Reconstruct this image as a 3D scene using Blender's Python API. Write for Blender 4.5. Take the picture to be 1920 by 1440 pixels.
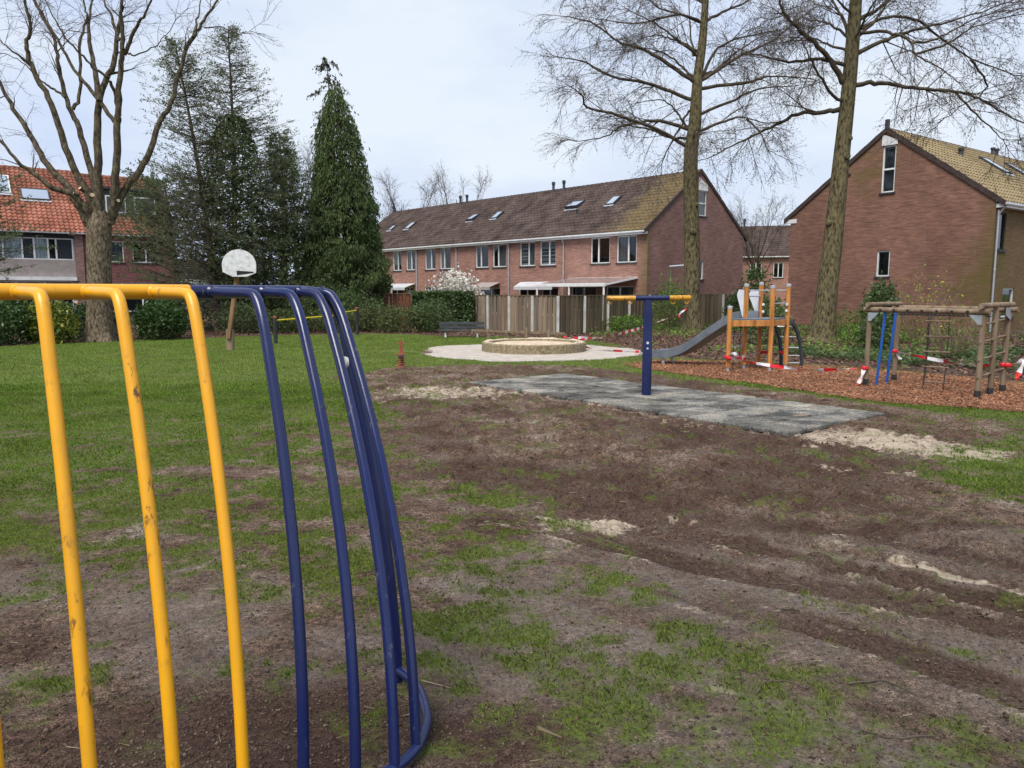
import bpy, bmesh, math, random
import numpy as np
from mathutils import Vector, Matrix
R = math.radians
random.seed(11); RNG = np.random.default_rng(11)
for o in list(bpy.data.objects): bpy.data.objects.remove(o)
scene = bpy.context.scene
COL = scene.collection

# ------------------------------------------------------------------ camera, sky, sun, exposure
cam_d = bpy.data.cameras.new('camera'); cam = bpy.data.objects.new('camera', cam_d); COL.objects.link(cam)
cam.location = (0, 0, 1.7); cam.rotation_euler = (R(90 - 6.93), 0, 0)
cam_d.sensor_width = 36; cam_d.lens = 36 * 1423 / 1920; cam_d.clip_start = .05; cam_d.clip_end = 3000
scene.camera = cam
SUN_EL, SUN_AZ = R(58), R(205)          # azimuth measured clockwise from +Y
world = bpy.data.worlds.new('World'); scene.world = world; world.use_nodes = True
wn = world.node_tree; wn.nodes.clear()
w_out = wn.nodes.new('ShaderNodeOutputWorld'); w_bg = wn.nodes.new('ShaderNodeBackground')
sky = wn.nodes.new('ShaderNodeTexSky'); sky.sky_type = 'NISHITA'; sky.sun_disc = False
sky.sun_elevation = SUN_EL; sky.sun_rotation = SUN_AZ; sky.air_density = 1; sky.dust_density = 3
w_str = wn.nodes.new('ShaderNodeVectorMath'); w_str.operation = 'SCALE'; w_str.inputs['Scale'].default_value = .11
wn.links.new(sky.outputs[0], w_str.inputs[0])
w_tc = wn.nodes.new('ShaderNodeTexCoord'); w_map = wn.nodes.new('ShaderNodeMapping'); w_map.inputs['Scale'].default_value = (1, 1, 2.6)
wn.links.new(w_tc.outputs['Generated'], w_map.inputs[0])
w_no = wn.nodes.new('ShaderNodeTexNoise'); w_no.inputs['Scale'].default_value = 1.7; w_no.inputs['Detail'].default_value = 7; w_no.inputs['Roughness'].default_value = .58
wn.links.new(w_map.outputs[0], w_no.inputs['Vector'])
w_cr = wn.nodes.new('ShaderNodeValToRGB'); wn.links.new(w_no.outputs[0], w_cr.inputs[0])
w_cr.color_ramp.elements[0].position = .32; w_cr.color_ramp.elements[0].color = (.50, .62, .92, 1)
w_cr.color_ramp.elements[1].position = .66; w_cr.color_ramp.elements[1].color = (.84, .91, 1., 1)
w_mix = wn.nodes.new('ShaderNodeMix'); w_mix.data_type = 'RGBA'; w_mix.inputs[0].default_value = .88   # overcast: the cloud deck hides most of the blue
wn.links.new(w_str.outputs[0], w_mix.inputs[6]); wn.links.new(w_cr.outputs[0], w_mix.inputs[7])
wn.links.new(w_mix.outputs[2], w_bg.inputs[0]); w_bg.inputs[1].default_value = .385
wn.links.new(w_bg.outputs[0], w_out.inputs[0])
sun_d = bpy.data.lights.new('sun', 'SUN'); sun = bpy.data.objects.new('sun', sun_d); COL.objects.link(sun)
sun_d.energy = 1.5; sun_d.angle = R(28); sun_d.color = (1, .94, .86)
sv = Vector((math.sin(SUN_AZ) * math.cos(SUN_EL), math.cos(SUN_AZ) * math.cos(SUN_EL), math.sin(SUN_EL)))
sun.rotation_euler = sv.to_track_quat('Z', 'Y').to_euler(); sun.location = sv * 60
vs = scene.view_settings; vs.view_transform = 'Standard'; vs.look = 'None'; vs.exposure = 1.48; vs.gamma = 1

# ------------------------------------------------------------------ material helpers
def mk(name, rough=.85, spec=.25, metal=0.):
    m = bpy.data.materials.new(name); m.use_nodes = True
    nt = m.node_tree; b = nt.nodes['Principled BSDF']
    b.inputs['Roughness'].default_value = rough; b.inputs['Specular IOR Level'].default_value = spec; b.inputs['Metallic'].default_value = metal
    return m, nt, b
def pos(nt):
    g = nt.nodes.new('ShaderNodeNewGeometry'); return g.outputs['Position']
def noise(nt, scale, detail=5, vec=None, rough=.55, stretch=None, dist=0):
    n = nt.nodes.new('ShaderNodeTexNoise'); n.inputs['Scale'].default_value = scale; n.inputs['Detail'].default_value = detail
    n.inputs['Roughness'].default_value = rough; n.inputs['Distortion'].default_value = dist
    vec = vec or pos(nt)
    if stretch:
        mp = nt.nodes.new('ShaderNodeMapping'); mp.inputs['Scale'].default_value = stretch; nt.links.new(vec, mp.inputs[0]); vec = mp.outputs[0]
    nt.links.new(vec, n.inputs['Vector']); return n.outputs[0]
def ramp(nt, fac, stops):
    r = nt.nodes.new('ShaderNodeValToRGB'); e = r.color_ramp.elements
    while len(e) < len(stops): e.new(.5)
    for k, (p, c) in enumerate(stops):
        e[k].position = p; e[k].color = (*c, 1) if not isinstance(c, (int, float)) else (c, c, c, 1)
    nt.links.new(fac, r.inputs[0]); return r.outputs[0]
def mix(nt, fac, a, b, mode='MIX'):
    x = nt.nodes.new('ShaderNodeMix'); x.data_type = 'RGBA'; x.blend_type = mode
    for s, v in ((0, fac), (6, a), (7, b)):
        if isinstance(v, (int, float)): x.inputs[s].default_value = v
        elif isinstance(v, tuple): x.inputs[s].default_value = (*v, 1)
        else: nt.links.new(v, x.inputs[s])
    return x.outputs[2]
def math_(nt, op, a, b=0., clamp=False):
    x = nt.nodes.new('ShaderNodeMath'); x.operation = op; x.use_clamp = clamp
    for s, v in ((0, a), (1, b)):
        if isinstance(v, (int, float)): x.inputs[s].default_value = v
        else: nt.links.new(v, x.inputs[s])
    return x.outputs[0]
def bump(nt, b, h, strength=.5, dist=.01):
    n = nt.nodes.new('ShaderNodeBump'); n.inputs['Strength'].default_value = strength; n.inputs['Distance'].default_value = dist
    nt.links.new(h, n.inputs['Height']); nt.links.new(n.outputs[0], b.inputs['Normal'])
def nmat(name, stops, scale=4., detail=6, rough=.85, spec=.25, bmp=None, stretch=None, metal=0., island=None):
    m, nt, b = mk(name, rough, spec, metal)
    c = ramp(nt, noise(nt, scale, detail, stretch=stretch), stops)
    if island:
        g = nt.nodes.new('ShaderNodeNewGeometry')
        c = mix(nt, 1., c, ramp(nt, g.outputs['Random Per Island'], [(0, island[0]), (1, island[1])]), 'MULTIPLY')
    nt.links.new(c, b.inputs['Base Color'])
    if bmp: bump(nt, b, noise(nt, bmp[0], 6, stretch=stretch), bmp[1], bmp[2])
    return m
def leafmat(name, c0, c1, c2, rough=.5, trans=.25):
    m, nt, b = mk(name, rough, .3)
    g = nt.nodes.new('ShaderNodeNewGeometry')
    c = ramp(nt, g.outputs['Random Per Island'], [(0, c0), (.5, c1), (1, c2)])
    c = mix(nt, 1., c, ramp(nt, noise(nt, 1.3, 3), [(.3, .7), (.7, 1.25)]), 'MULTIPLY')
    nt.links.new(c, b.inputs['Base Color'])
    t = nt.nodes.new('ShaderNodeBsdfTranslucent'); nt.links.new(c, t.inputs[0])
    ms = nt.nodes.new('ShaderNodeMixShader'); ms.inputs[0].default_value = trans
    nt.links.new(b.outputs[0], ms.inputs[1]); nt.links.new(t.outputs[0], ms.inputs[2])
    nt.links.new(ms.outputs[0], nt.nodes['Material Output'].inputs[0]); return m
def brickmat(name, c1, c2, mort, moss=None):
    m, nt, b = mk(name, .9, .2)
    uv = nt.nodes.new('ShaderNodeUVMap')
    br = nt.nodes.new('ShaderNodeTexBrick'); br.inputs['Scale'].default_value = 1; br.inputs['Brick Width'].default_value = .22
    br.inputs['Row Height'].default_value = .0655; br.inputs['Mortar Size'].default_value = .006; br.inputs['Mortar Smooth'].default_value = .3
    br.inputs['Color1'].default_value = (*c1, 1); br.inputs['Color2'].default_value = (*c2, 1); br.inputs['Mortar'].default_value = (*mort, 1); br.inputs['Bias'].default_value = -.1
    nt.links.new(uv.outputs[0], br.inputs[0])
    c = mix(nt, 1., br.outputs[0], ramp(nt, noise(nt, .55, 6, rough=.65), [(.28, .75), (.5, 1.), (.75, 1.2)]), 'MULTIPLY')
    c = mix(nt, 1., c, ramp(nt, noise(nt, 3.2, 4, stretch=(.6, .6, 4)), [(.3, .78), (.7, 1.18)]), 'MULTIPLY')
    c = mix(nt, 1., c, ramp(nt, noise(nt, 1., 3, vec=uv.outputs[0], stretch=(1.6, 15., 1.)), [(.3, .8), (.7, 1.2)]), 'MULTIPLY')
    streak = noise(nt, 1.1, 5, stretch=(3, 3, .25))
    c = mix(nt, ramp(nt, streak, [(.6, 0.), (.8, .25)]), c, (.23, .2, .19))
    if moss:
        for mfun in moss:
            c = mix(nt, mfun(nt), c, (.105, .1, .022))
    nt.links.new(c, b.inputs['Base Color'])
    bump(nt, b, br.outputs['Fac'], -.5, .006); return m
def sphere_mask(cx, cy, cz, r, sc=2., lo=.5):
    def f(nt):
        v = nt.nodes.new('ShaderNodeVectorMath'); v.operation = 'DISTANCE'; nt.links.new(pos(nt), v.inputs[0]); v.inputs[1].default_value = (cx, cy, cz)
        a = math_(nt, 'MULTIPLY_ADD', v.outputs['Value'], -1. / r); nt.nodes[-1].inputs[2].default_value = 1.15
        return math_(nt, 'MULTIPLY', math_(nt, 'MULTIPLY', a, 1., True), ramp(nt, noise(nt, sc, 6), [(.35, 0.), (.62, lo + .3)]))
    return f

MT = {}
def paint(name, c, scuff, rough=.32, amount=.62):
    m, nt, b = mk(name, rough, .5)
    s = noise(nt, 38, 8, stretch=(1, 1, .28), rough=.7)
    s2 = noise(nt, 5, 3)
    f = math_(nt, 'MULTIPLY', ramp(nt, s, [(amount, 0.), (amount + .06, 1.)]), ramp(nt, s2, [(.45, 0.), (.62, 1.)]))
    c2 = mix(nt, ramp(nt, noise(nt, 4.5, 8, rough=.7, stretch=(1, 1, .35)), [(.35, 0.), (.75, .75)]), c, tuple(x * .62 + .012 for x in c))
    nt.links.new(mix(nt, f, c2, scuff), b.inputs['Base Color'])
    nt.links.new(ramp(nt, s2, [(.35, rough - .04), (.7, rough + .1)]), b.inputs['Roughness'])
    bump(nt, b, noise(nt, 22, 3), .08, .004); return m
MT['yellow'] = paint('yellow_enamel', (.76, .36, .006), (.11, .055, .016), .34, .56)
MT['blue'] = paint('blue_enamel', (.0035, .011, .075), (.08, .09, .12), .22, .60)
MT['white_cap'] = nmat('white_plastic', [(.3, (.55, .55, .53)), (.7, (.75, .75, .74))], 40, rough=.5)
MT['soil_dark'] = nmat('dark_clod', [(.3, (.05, .035, .03)), (.7, (.11, .08, .065))], 30, bmp=(60, .8, .01))
MT['orange_wood'] = nmat('orange_stained_wood', [(.34, (.27, .10, .026)), (.5, (.48, .20, .048)), (.68, (.58, .28, .09))], 14, 6, .55, .35, (40, .25, .004), (1, 1, .12))
MT['old_wood'] = nmat('weathered_log', [(.25, (.10, .072, .048)), (.5, (.205, .15, .10)), (.8, (.30, .24, .17))], 10, 7, .9, .15, (40, .5, .006), (1, 1, .12))
MT['grey_metal'] = nmat('galvanised_steel', [(.3, (.42, .44, .47)), (.7, (.58, .6, .63))], 14, rough=.42, metal=.55)
MT['panel_grey'] = nmat('pale_grey_panel', [(.3, (.50, .54, .60)), (.7, (.62, .65, .70))], 6, rough=.5)
MT['slide_steel'] = nmat('dull_slide_steel', [(.3, (.13, .15, .18)), (.7, (.20, .225, .26))], 5, rough=.38, metal=.3)
MT['dark_plastic'] = nmat('anthracite_plastic', [(.3, (.035, .038, .045)), (.7, (.065, .07, .08))], 8, rough=.55)
MT['rubber'] = nmat('black_rubber', [(.3, (.012, .012, .012)), (.7, (.03, .03, .03))], 20, rough=.7)
MT['blue_pole'] = nmat('bright_blue_paint', [(.3, (.015, .09, .38)), (.7, (.03, .14, .48))], 9, rough=.4, spec=.4)
MT['rope'] = nmat('dark_rope', [(.3, (.02, .02, .022)), (.7, (.06, .055, .05))], 60, rough=.9)
MT['white_paint'] = nmat('white_paint', [(.3, (.58, .59, .58)), (.7, (.76, .77, .76))], 2.5, rough=.5)
MT['board_white'] = nmat('worn_white_board', [(.3, (.40, .41, .41)), (.45, (.62, .63, .63)), (.7, (.74, .75, .75))], 9, 8, rough=.6)
MT['concrete'] = nmat('pale_concrete', [(.3, (.33, .29, .25)), (.7, (.50, .45, .39))], 3.5, 8, rough=.95, bmp=(30, .3, .006))
MT['concrete_post'] = nmat('concrete_post', [(.3, (.36, .35, .32)), (.7, (.55, .54, .50))], 3, 6, rough=.95, bmp=(30, .3, .004))
MT['sandpit'] = nmat('aggregate_concrete', [(.3, (.10, .08, .045)), (.5, (.24, .195, .12)), (.75, (.34, .29, .2))], 16, 8, rough=.95, bmp=(50, .6, .01))
MT['sand'] = nmat('pale_sand', [(.3, (.42, .33, .23)), (.7, (.60, .50, .37))], 4, 8, rough=1, bmp=(25, .5, .02))
MT['trunk_moss'] = nmat('mossy_bark', [(.34, (.035, .028, .017)), (.45, (.10, .083, .047)), (.56, (.155, .132, .072)), (.7, (.19, .175, .075))], 11, 9, .95, .1, (26, 1., .04), (1.3, 1.3, .5))
MT['trunk_brown'] = nmat('ridged_brown_bark', [(.34, (.045, .035, .024)), (.5, (.14, .11, .073)), (.66, (.25, .205, .145))], 12, 9, .95, .1, (26, 1., .045), (1.3, 1.3, .55))
MT['limb_brown'] = nmat('brown_limb_bark', [(.34, (.034, .027, .02)), (.5, (.09, .073, .052)), (.68, (.155, .135, .078))], 9, 8, .95, .1, (24, .9, .025), (1.3, 1.3, .6))
MT['limb'] = nmat('dark_limb_bark', [(.3, (.03, .024, .018)), (.5, (.075, .06, .044)), (.75, (.135, .118, .07))], 5, 7, .95, .1, (20, .7, .02))
MT['twig'] = nmat('twig_bark', [(.3, (.055, .042, .034)), (.7, (.125, .098, .08))], 3, rough=.9)
MT['conifer_twig'] = nmat('grey_brown_twig', [(.3, (.06, .05, .042)), (.7, (.12, .10, .085))], 3, rough=.9)
MT['bud'] = nmat('opening_bud', [(.3, (.06, .04, .028)), (.7, (.125, .105, .05))], 2, rough=.8)
MT['dead_foliage'] = leafmat('dull_spruce_needles', (.03, .032, .018), (.055, .055, .03), (.085, .07, .045), .8)
MT['cypress'] = leafmat('cypress_foliage', (.048, .082, .027), (.084, .13, .04), (.135, .175, .06), .65, .4)
MT['conifer'] = leafmat('conifer_foliage', (.09, .115, .058), (.145, .175, .085), (.205, .22, .12), .7, .55)
MT['ivy'] = leafmat('ivy_leaf', (.052, .094, .033), (.094, .15, .05), (.15, .205, .08), .45, .4)
MT['laurel'] = leafmat('laurel_leaf', (.022, .055, .014), (.04, .085, .02), (.07, .125, .03), .35)
MT['aucuba'] = leafmat('speckled_yellow_leaf', (.10, .15, .02), (.20, .23, .03), (.34, .33, .05), .4)
MT['shrub'] = leafmat('spring_shrub_leaf', (.05, .075, .022), (.085, .115, .035), (.13, .155, .055), .6)
MT['fresh'] = leafmat('fresh_green_leaf', (.07, .15, .02), (.12, .22, .03), (.19, .30, .05), .5, .35)
MT['holly'] = leafmat('holly_leaf', (.07, .108, .045), (.122, .168, .068), (.18, .22, .1), .55, .5)
MT['petal'] = leafmat('white_petal', (.70, .66, .58), (.78, .75, .68), (.82, .80, .76), .6, .35)
MT['yellow_bloom'] = leafmat('yellow_bloom', (.30, .25, .02), (.42, .36, .03), (.55, .46, .05), .6, .3)
MT['litter'] = leafmat('fallen_leaf', (.07, .036, .024), (.135, .073, .05), (.22, .135, .095), .9, .05)
MT['chip'] = leafmat('orange_bark_chip', (.12, .05, .026), (.245, .108, .055), (.40, .21, .115), .9, 0)
MT['grass'] = leafmat('grass_blade', (.075, .155, .014), (.135, .235, .02), (.225, .30, .045), .6, .38)
MT['grass_near'] = leafmat('worn_grass_blade', (.09, .15, .018), (.165, .23, .028), (.28, .31, .065), .6, .38)
MT['crumb'] = leafmat('soil_crumb', (.035, .022, .016), (.075, .05, .036), (.14, .10, .076), .95, 0)
MT['plate_grey'] = nmat('grey_zinc_plate', [(.3, (.24, .265, .29)), (.7, (.33, .355, .38))], 9, rough=.6)
MT['awning_cloth'] = nmat('greyed_awning', [(.3, (.40, .41, .43)), (.7, (.54, .55, .56))], 3, rough=.8)
MT['straw'] = leafmat('dry_grass_blade', (.12, .09, .055), (.20, .16, .10), (.30, .25, .17), .9, .0)
MT['bench'] = nmat('anthracite_bench_board', [(.3, (.035, .038, .042)), (.7, (.08, .085, .09))], 6, 6, .75, stretch=(.3, 1, 1))
MT['red_paint'] = nmat('faded_red_paint', [(.3, (.24, .05, .035)), (.7, (.36, .09, .06))], 12, rough=.55)
MT['black_post'] = nmat('black_post_paint', [(.3, (.02, .022, .026)), (.7, (.045, .05, .055))], 8, rough=.5)
MT['bar_yellow'] = nmat('yellow_bar_paint', [(.3, (.55, .42, .01)), (.7, (.68, .52, .02))], 8, rough=.4)
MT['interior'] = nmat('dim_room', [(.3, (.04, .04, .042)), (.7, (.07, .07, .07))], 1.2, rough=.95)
MT['curtain'] = nmat('net_curtain', [(.35, (.30, .33, .38)), (.65, (.62, .65, .70))], 9, 2, .9, stretch=(2, 2, .05))
MT['blind'] = nmat('slatted_blind', [(.45, (.06, .06, .065)), (.55, (.45, .47, .48))], 9, 0, .7, stretch=(.01, .01, 1.3))
MT['dark_panel'] = nmat('dark_cladding', [(.3, (.014, .02, .026)), (.7, (.03, .038, .045))], 12, rough=.6, stretch=(4, 4, .1))
MT['green_clad'] = nmat('dark_green_cladding', [(.3, (.028, .04, .032)), (.7, (.05, .065, .05))], 9, rough=.7, stretch=(.1, .1, 6))
MT['render_beige'] = nmat('beige_panel', [(.3, (.27, .235, .215)), (.7, (.36, .32, .30))], 3, rough=.9)
MT['lead'] = nmat('dark_lead', [(.3, (.03, .03, .034)), (.7, (.065, .065, .07))], 8, rough=.6)
MT['verge'] = nmat('dark_verge_tile', [(.3, (.038, .026, .024)), (.7, (.075, .055, .05))], 7, rough=.9, bmp=(20, .4, .01))
MT['skin'] = nmat('skin', [(.3, (.45, .26, .19)), (.7, (.55, .34, .26))], 10, rough=.6)
MT['cloth'] = nmat('navy_cloth', [(.3, (.012, .014, .025)), (.7, (.03, .034, .055))], 20, rough=.9)
def glassmat():
    m, nt, b = mk('window_glass', .04, .5)
    b.inputs['Base Color'].default_value = (.02, .024, .028, 1)
    t = nt.nodes.new('ShaderNodeBsdfTransparent'); t.inputs[0].default_value = (.8, .84, .84, 1)
    lw = nt.nodes.new('ShaderNodeLayerWeight'); lw.inputs[0].default_value = .5
    gl = nt.nodes.new('ShaderNodeBsdfGlossy'); gl.inputs['Roughness'].default_value = .03
    f = math_(nt, 'MULTIPLY_ADD', math_(nt, 'POWER', lw.outputs['Facing'], 4.), .8); nt.nodes[-1].inputs[2].default_value = .05
    ms = nt.nodes.new('ShaderNodeMixShader'); nt.links.new(f, ms.inputs[0])
    nt.links.new(t.outputs[0], ms.inputs[1]); nt.links.new(gl.outputs[0], ms.inputs[2])
    nt.links.new(ms.outputs[0], nt.nodes['Material Output'].inputs[0]); return m
MT['glass'] = glassmat()
def skyglass():
    m, nt, b = mk('roof_window_glass', .06, 1.)
    b.inputs['Base Color'].default_value = (.16, .2, .23, 1); b.inputs['Metallic'].default_value = .75; b.inputs['Base Color'].default_value = (.6, .66, .7, 1)
    return m
MT['skyglass'] = skyglass()
def tilemat(name, cols, moss_col, moss_fun):
    m, nt, b = mk(name, .9, .2)
    c = ramp(nt, noise(nt, 1.1, 6), [(.3, cols[0]), (.5, cols[1]), (.72, cols[2])])
    c = mix(nt, 1., c, ramp(nt, noise(nt, 9, 3), [(.3, .7), (.7, 1.25)]), 'MULTIPLY')
    c = mix(nt, moss_fun(nt), c, mix(nt, noise(nt, 5, 4), moss_col, tuple(x * .55 for x in moss_col)))
    nt.links.new(c, b.inputs['Base Color']); bump(nt, b, noise(nt, 25, 5), .4, .01); return m
def tapemat():
    m, nt, b = mk('barrier_tape', .4, .4)
    uv = nt.nodes.new('ShaderNodeUVMap'); sp = nt.nodes.new('ShaderNodeSeparateXYZ'); nt.links.new(uv.outputs[0], sp.inputs[0])
    f = math_(nt, 'GREATER_THAN', math_(nt, 'FRACT', sp.outputs[0]), .5)
    nt.links.new(mix(nt, f, (.74, .74, .76), (.60, .018, .025)), b.inputs['Base Color']); return m
MT['tape'] = tapemat()

# ------------------------------------------------------------------ object helpers
def off(p):
    v = Vector((0, 0, 0))
    while p: v += p.location; p = p.parent
    return v
def tag(o, label=None, cat=None, group=None, kind=None):
    for k, v in (('label', label), ('category', cat), ('group', group), ('kind', kind)):
        if v: o[k] = v
    return o
def thing(name, loc, label, cat, group=None):
    o = bpy.data.objects.new(name, None); COL.objects.link(o); o.location = loc; o.empty_display_size = .2
    return tag(o, label, cat, group)
def link(name, me, m, parent=None, smooth=False, kind=None):
    o = bpy.data.objects.new(name, me); COL.objects.link(o)
    if parent: o.parent = parent
    if m is not None:
        me.materials.append(MT[m] if isinstance(m, str) else m)
    if smooth: me.polygons.foreach_set('use_smooth', [True] * len(me.polygons))
    if kind: o['kind'] = kind
    return o
class MB:
    def __init__(s): s.v = []; s.f = []; s.uv = []
    def add(s, vs, fs, uvs=None):
        n = len(s.v); s.v += [tuple(p) for p in vs]
        for i, f in enumerate(fs):
            s.f.append(tuple(k + n for k in f)); s.uv.append(uvs[i] if uvs else None)
        return s
    def quad(s, a, b, c, d, uv=None): return s.add([a, b, c, d], [(0, 1, 2, 3)], [uv] if uv else None)
    def hexa(s, p, bev=0):      # p: 8 corners, bottom ring then top ring
        return s.add(p, [(3, 2, 1, 0), (4, 5, 6, 7), (0, 1, 5, 4), (1, 2, 6, 5), (2, 3, 7, 6), (3, 0, 4, 7)])
    def box(s, x0, x1, y0, y1, z0, z1):
        return s.hexa([(x0, y0, z0), (x1, y0, z0), (x1, y1, z0), (x0, y1, z0), (x0, y0, z1), (x1, y0, z1), (x1, y1, z1), (x0, y1, z1)])
    def mbox(s, m, s0, s1, z0, z1, d0, d1):
        return s.hexa([m(s0, z0, d0), m(s1, z0, d0), m(s1, z0, d1), m(s0, z0, d1), m(s0, z1, d0), m(s1, z1, d0), m(s1, z1, d1), m(s0, z1, d1)])
    def beam(s, a, b, w, h, up=(0, 0, 1), ch=.12):   # chamfered bar
        a = Vector(a); b = Vector(b); t = (b - a).normalized(); up = Vector(up)
        if abs(t.dot(up)) > .95: up = Vector((0, 1, 0))
        x = t.cross(up).normalized(); y = x.cross(t)
        c = ch * min(w, h); pr = []
        for sx, sy in ((1, -1), (1, 1), (-1, 1), (-1, -1)):
            q = [(sx * w / 2, sy * (h / 2 - c)), (sx * (w / 2 - c), sy * h / 2)]
            pr += q if sx * sy > 0 else q[::-1]
        n = 8; vs = [a + x * p + y * q for p, q in pr] + [b + x * p + y * q for p, q in pr]
        return s.add(vs, [(i, (i + 1) % n, n + (i + 1) % n, n + i) for i in range(n)] + [tuple(range(n))[::-1], tuple(range(n, 2 * n))])
    def tube(s, path, rad, n=8, cap=True):
        P = [Vector(p) for p in path]; m = len(P)
        if isinstance(rad, (int, float)): rad = [rad] * m
        t0 = (P[1] - P[0]).normalized(); ref = Vector((0, 0, 1)) if abs(t0.z) < .9 else Vector((1, 0, 0))
        x = t0.cross(ref).normalized(); vs = []
        for i in range(m):
            t = (P[min(i + 1, m - 1)] - P[max(i - 1, 0)])
            if t.length < 1e-9: t = t0
            t.normalize(); x = (x - t * x.dot(t)).normalized(); y = t.cross(x)
            for k in range(n):
                a = 2 * math.pi * k / n; vs.append(P[i] + (x * math.cos(a) + y * math.sin(a)) * rad[i])
        fs = [(i * n + k, i * n + (k + 1) % n, (i + 1) * n + (k + 1) % n, (i + 1) * n + k) for i in range(m - 1) for k in range(n)]
        if cap: fs += [tuple(range(n))[::-1], tuple(range((m - 1) * n, m * n))]
        return s.add(vs, fs)
    def lathe(s, c, prof, n=24):
        vs = [(c[0] + r * math.cos(2 * math.pi * k / n), c[1] + r * math.sin(2 * math.pi * k / n), c[2] + z) for r, z in prof for k in range(n)]
        return s.add(vs, [(i * n + k, i * n + (k + 1) % n, (i + 1) * n + (k + 1) % n, (i + 1) * n + k) for i in range(len(prof) - 1) for k in range(n)])
    def build(s, name, m, parent=None, smooth=False, kind=None):
        o = off(parent); me = bpy.data.meshes.new(name)
        me.from_pydata([(a - o.x, b - o.y, c - o.z) for a, b, c in s.v], [], s.f)
        if any(s.uv):
            ul = me.uv_layers.new(name='UVMap'); d = []
            for f, u in zip(s.f, s.uv): d += [c for p in (u or [(0, 0)] * len(f)) for c in p]
            ul.data.foreach_set('uv', d)
        bm = bmesh.new(); bm.from_mesh(me); bmesh.ops.recalc_face_normals(bm, faces=bm.faces); bm.to_mesh(me); bm.free()
        ob = link(name, me, m, parent, False, kind)
        if smooth:
            me.polygons.foreach_set('use_smooth', [True] * len(me.polygons)); me.set_sharp_from_angle(angle=R(42))
        return ob
def npmesh(name, V, F):
    V = np.asarray(V, np.float32); F = np.asarray(F, np.int32); me = bpy.data.meshes.new(name)
    me.vertices.add(len(V)); me.vertices.foreach_set('co', V.ravel()); k = F.shape[1]
    me.loops.add(F.size); me.loops.foreach_set('vertex_index', F.ravel()); me.polygons.add(len(F))
    me.polygons.foreach_set('loop_start', np.arange(0, F.size, k, dtype=np.int32)); me.update(calc_edges=True); return me
def smoothpath(pts, per=4):
    P = [np.array(p, float) for p in pts]; out = []
    for i in range(len(P) - 1):
        a = P[max(i - 1, 0)]; b = P[i]; c = P[i + 1]; d = P[min(i + 2, len(P) - 1)]
        for k in range(per):
            t = k / per
            out.append(.5 * ((2 * b) + (c - a) * t + (2 * a - 5 * b + 4 * c - d) * t * t + (3 * b - a - 3 * c + d) * t ** 3))
    out.append(P[-1]); return out
# numpy value noise
_T = RNG.random((256, 256))
def vn(x, y):
    xi = np.floor(x).astype(int); yi = np.floor(y).astype(int); fx = x - xi; fy = y - yi
    fx = fx * fx * (3 - 2 * fx); fy = fy * fy * (3 - 2 * fy); g = lambda a, b: _T[a & 255, b & 255]
    return (g(xi, yi) * (1 - fx) + g(xi + 1, yi) * fx) * (1 - fy) + (g(xi, yi + 1) * (1 - fx) + g(xi + 1, yi + 1) * fx) * fy
def fbm(x, y, s, o=4, seed=0, g=.5):
    r = 0; a = 1; t = 0
    for k in range(o):
        ca, sa = math.cos(.7 * k + seed), math.sin(.7 * k + seed)
        r = r + a * vn((x * ca - y * sa) * s + 17.3 * k + seed * 7.1, (x * sa + y * ca) * s + 5.9 * k + seed * 3.7); t += a; a *= g; s *= 2.03
    return r / t
def sst(a, b, x):
    t = np.clip((x - a) / (b - a), 0, 1); return t * t * (3 - 2 * t)
def polysd(x, y, poly):      # signed distance, positive inside
    d = np.full(np.shape(x), 1e9); ins = np.zeros(np.shape(x), bool); n = len(poly)
    for i in range(n):
        (ax, ay), (bx, by) = poly[i], poly[(i + 1) % n]; ex, ey = bx - ax, by - ay
        t = np.clip(((x - ax) * ex + (y - ay) * ey) / (ex * ex + ey * ey), 0, 1)
        d = np.minimum(d, np.hypot(x - ax - t * ex, y - ay - t * ey))
        c = (ay > y) != (by > y)
        with np.errstate(divide='ignore', invalid='ignore'): xi = ax + (y - ay) / (ey if ey else 1e-9) * ex
        ins ^= c & (x < xi)
    return np.where(ins, d, -d)
def linesd(x, y, pts):       # distance to polyline, along-length, side
    D = np.full(np.shape(x), 1e9); S = np.zeros(np.shape(x)); Q = np.zeros(np.shape(x)); l0 = 0
    for (ax, ay), (bx, by) in zip(pts[:-1], pts[1:]):
        ex, ey = bx - ax, by - ay; L = math.hypot(ex, ey); t = np.clip(((x - ax) * ex + (y - ay) * ey) / L ** 2, 0, 1)
        d = np.hypot(x - ax - t * ex, y - ay - t * ey); w = d < D
        sd = ((x - ax) * ey - (y - ay) * ex) / L
        D = np.where(w, d, D); S = np.where(w, l0 + t * L, S); Q = np.where(w, sd, Q); l0 += L
    return D, S, Q
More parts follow.
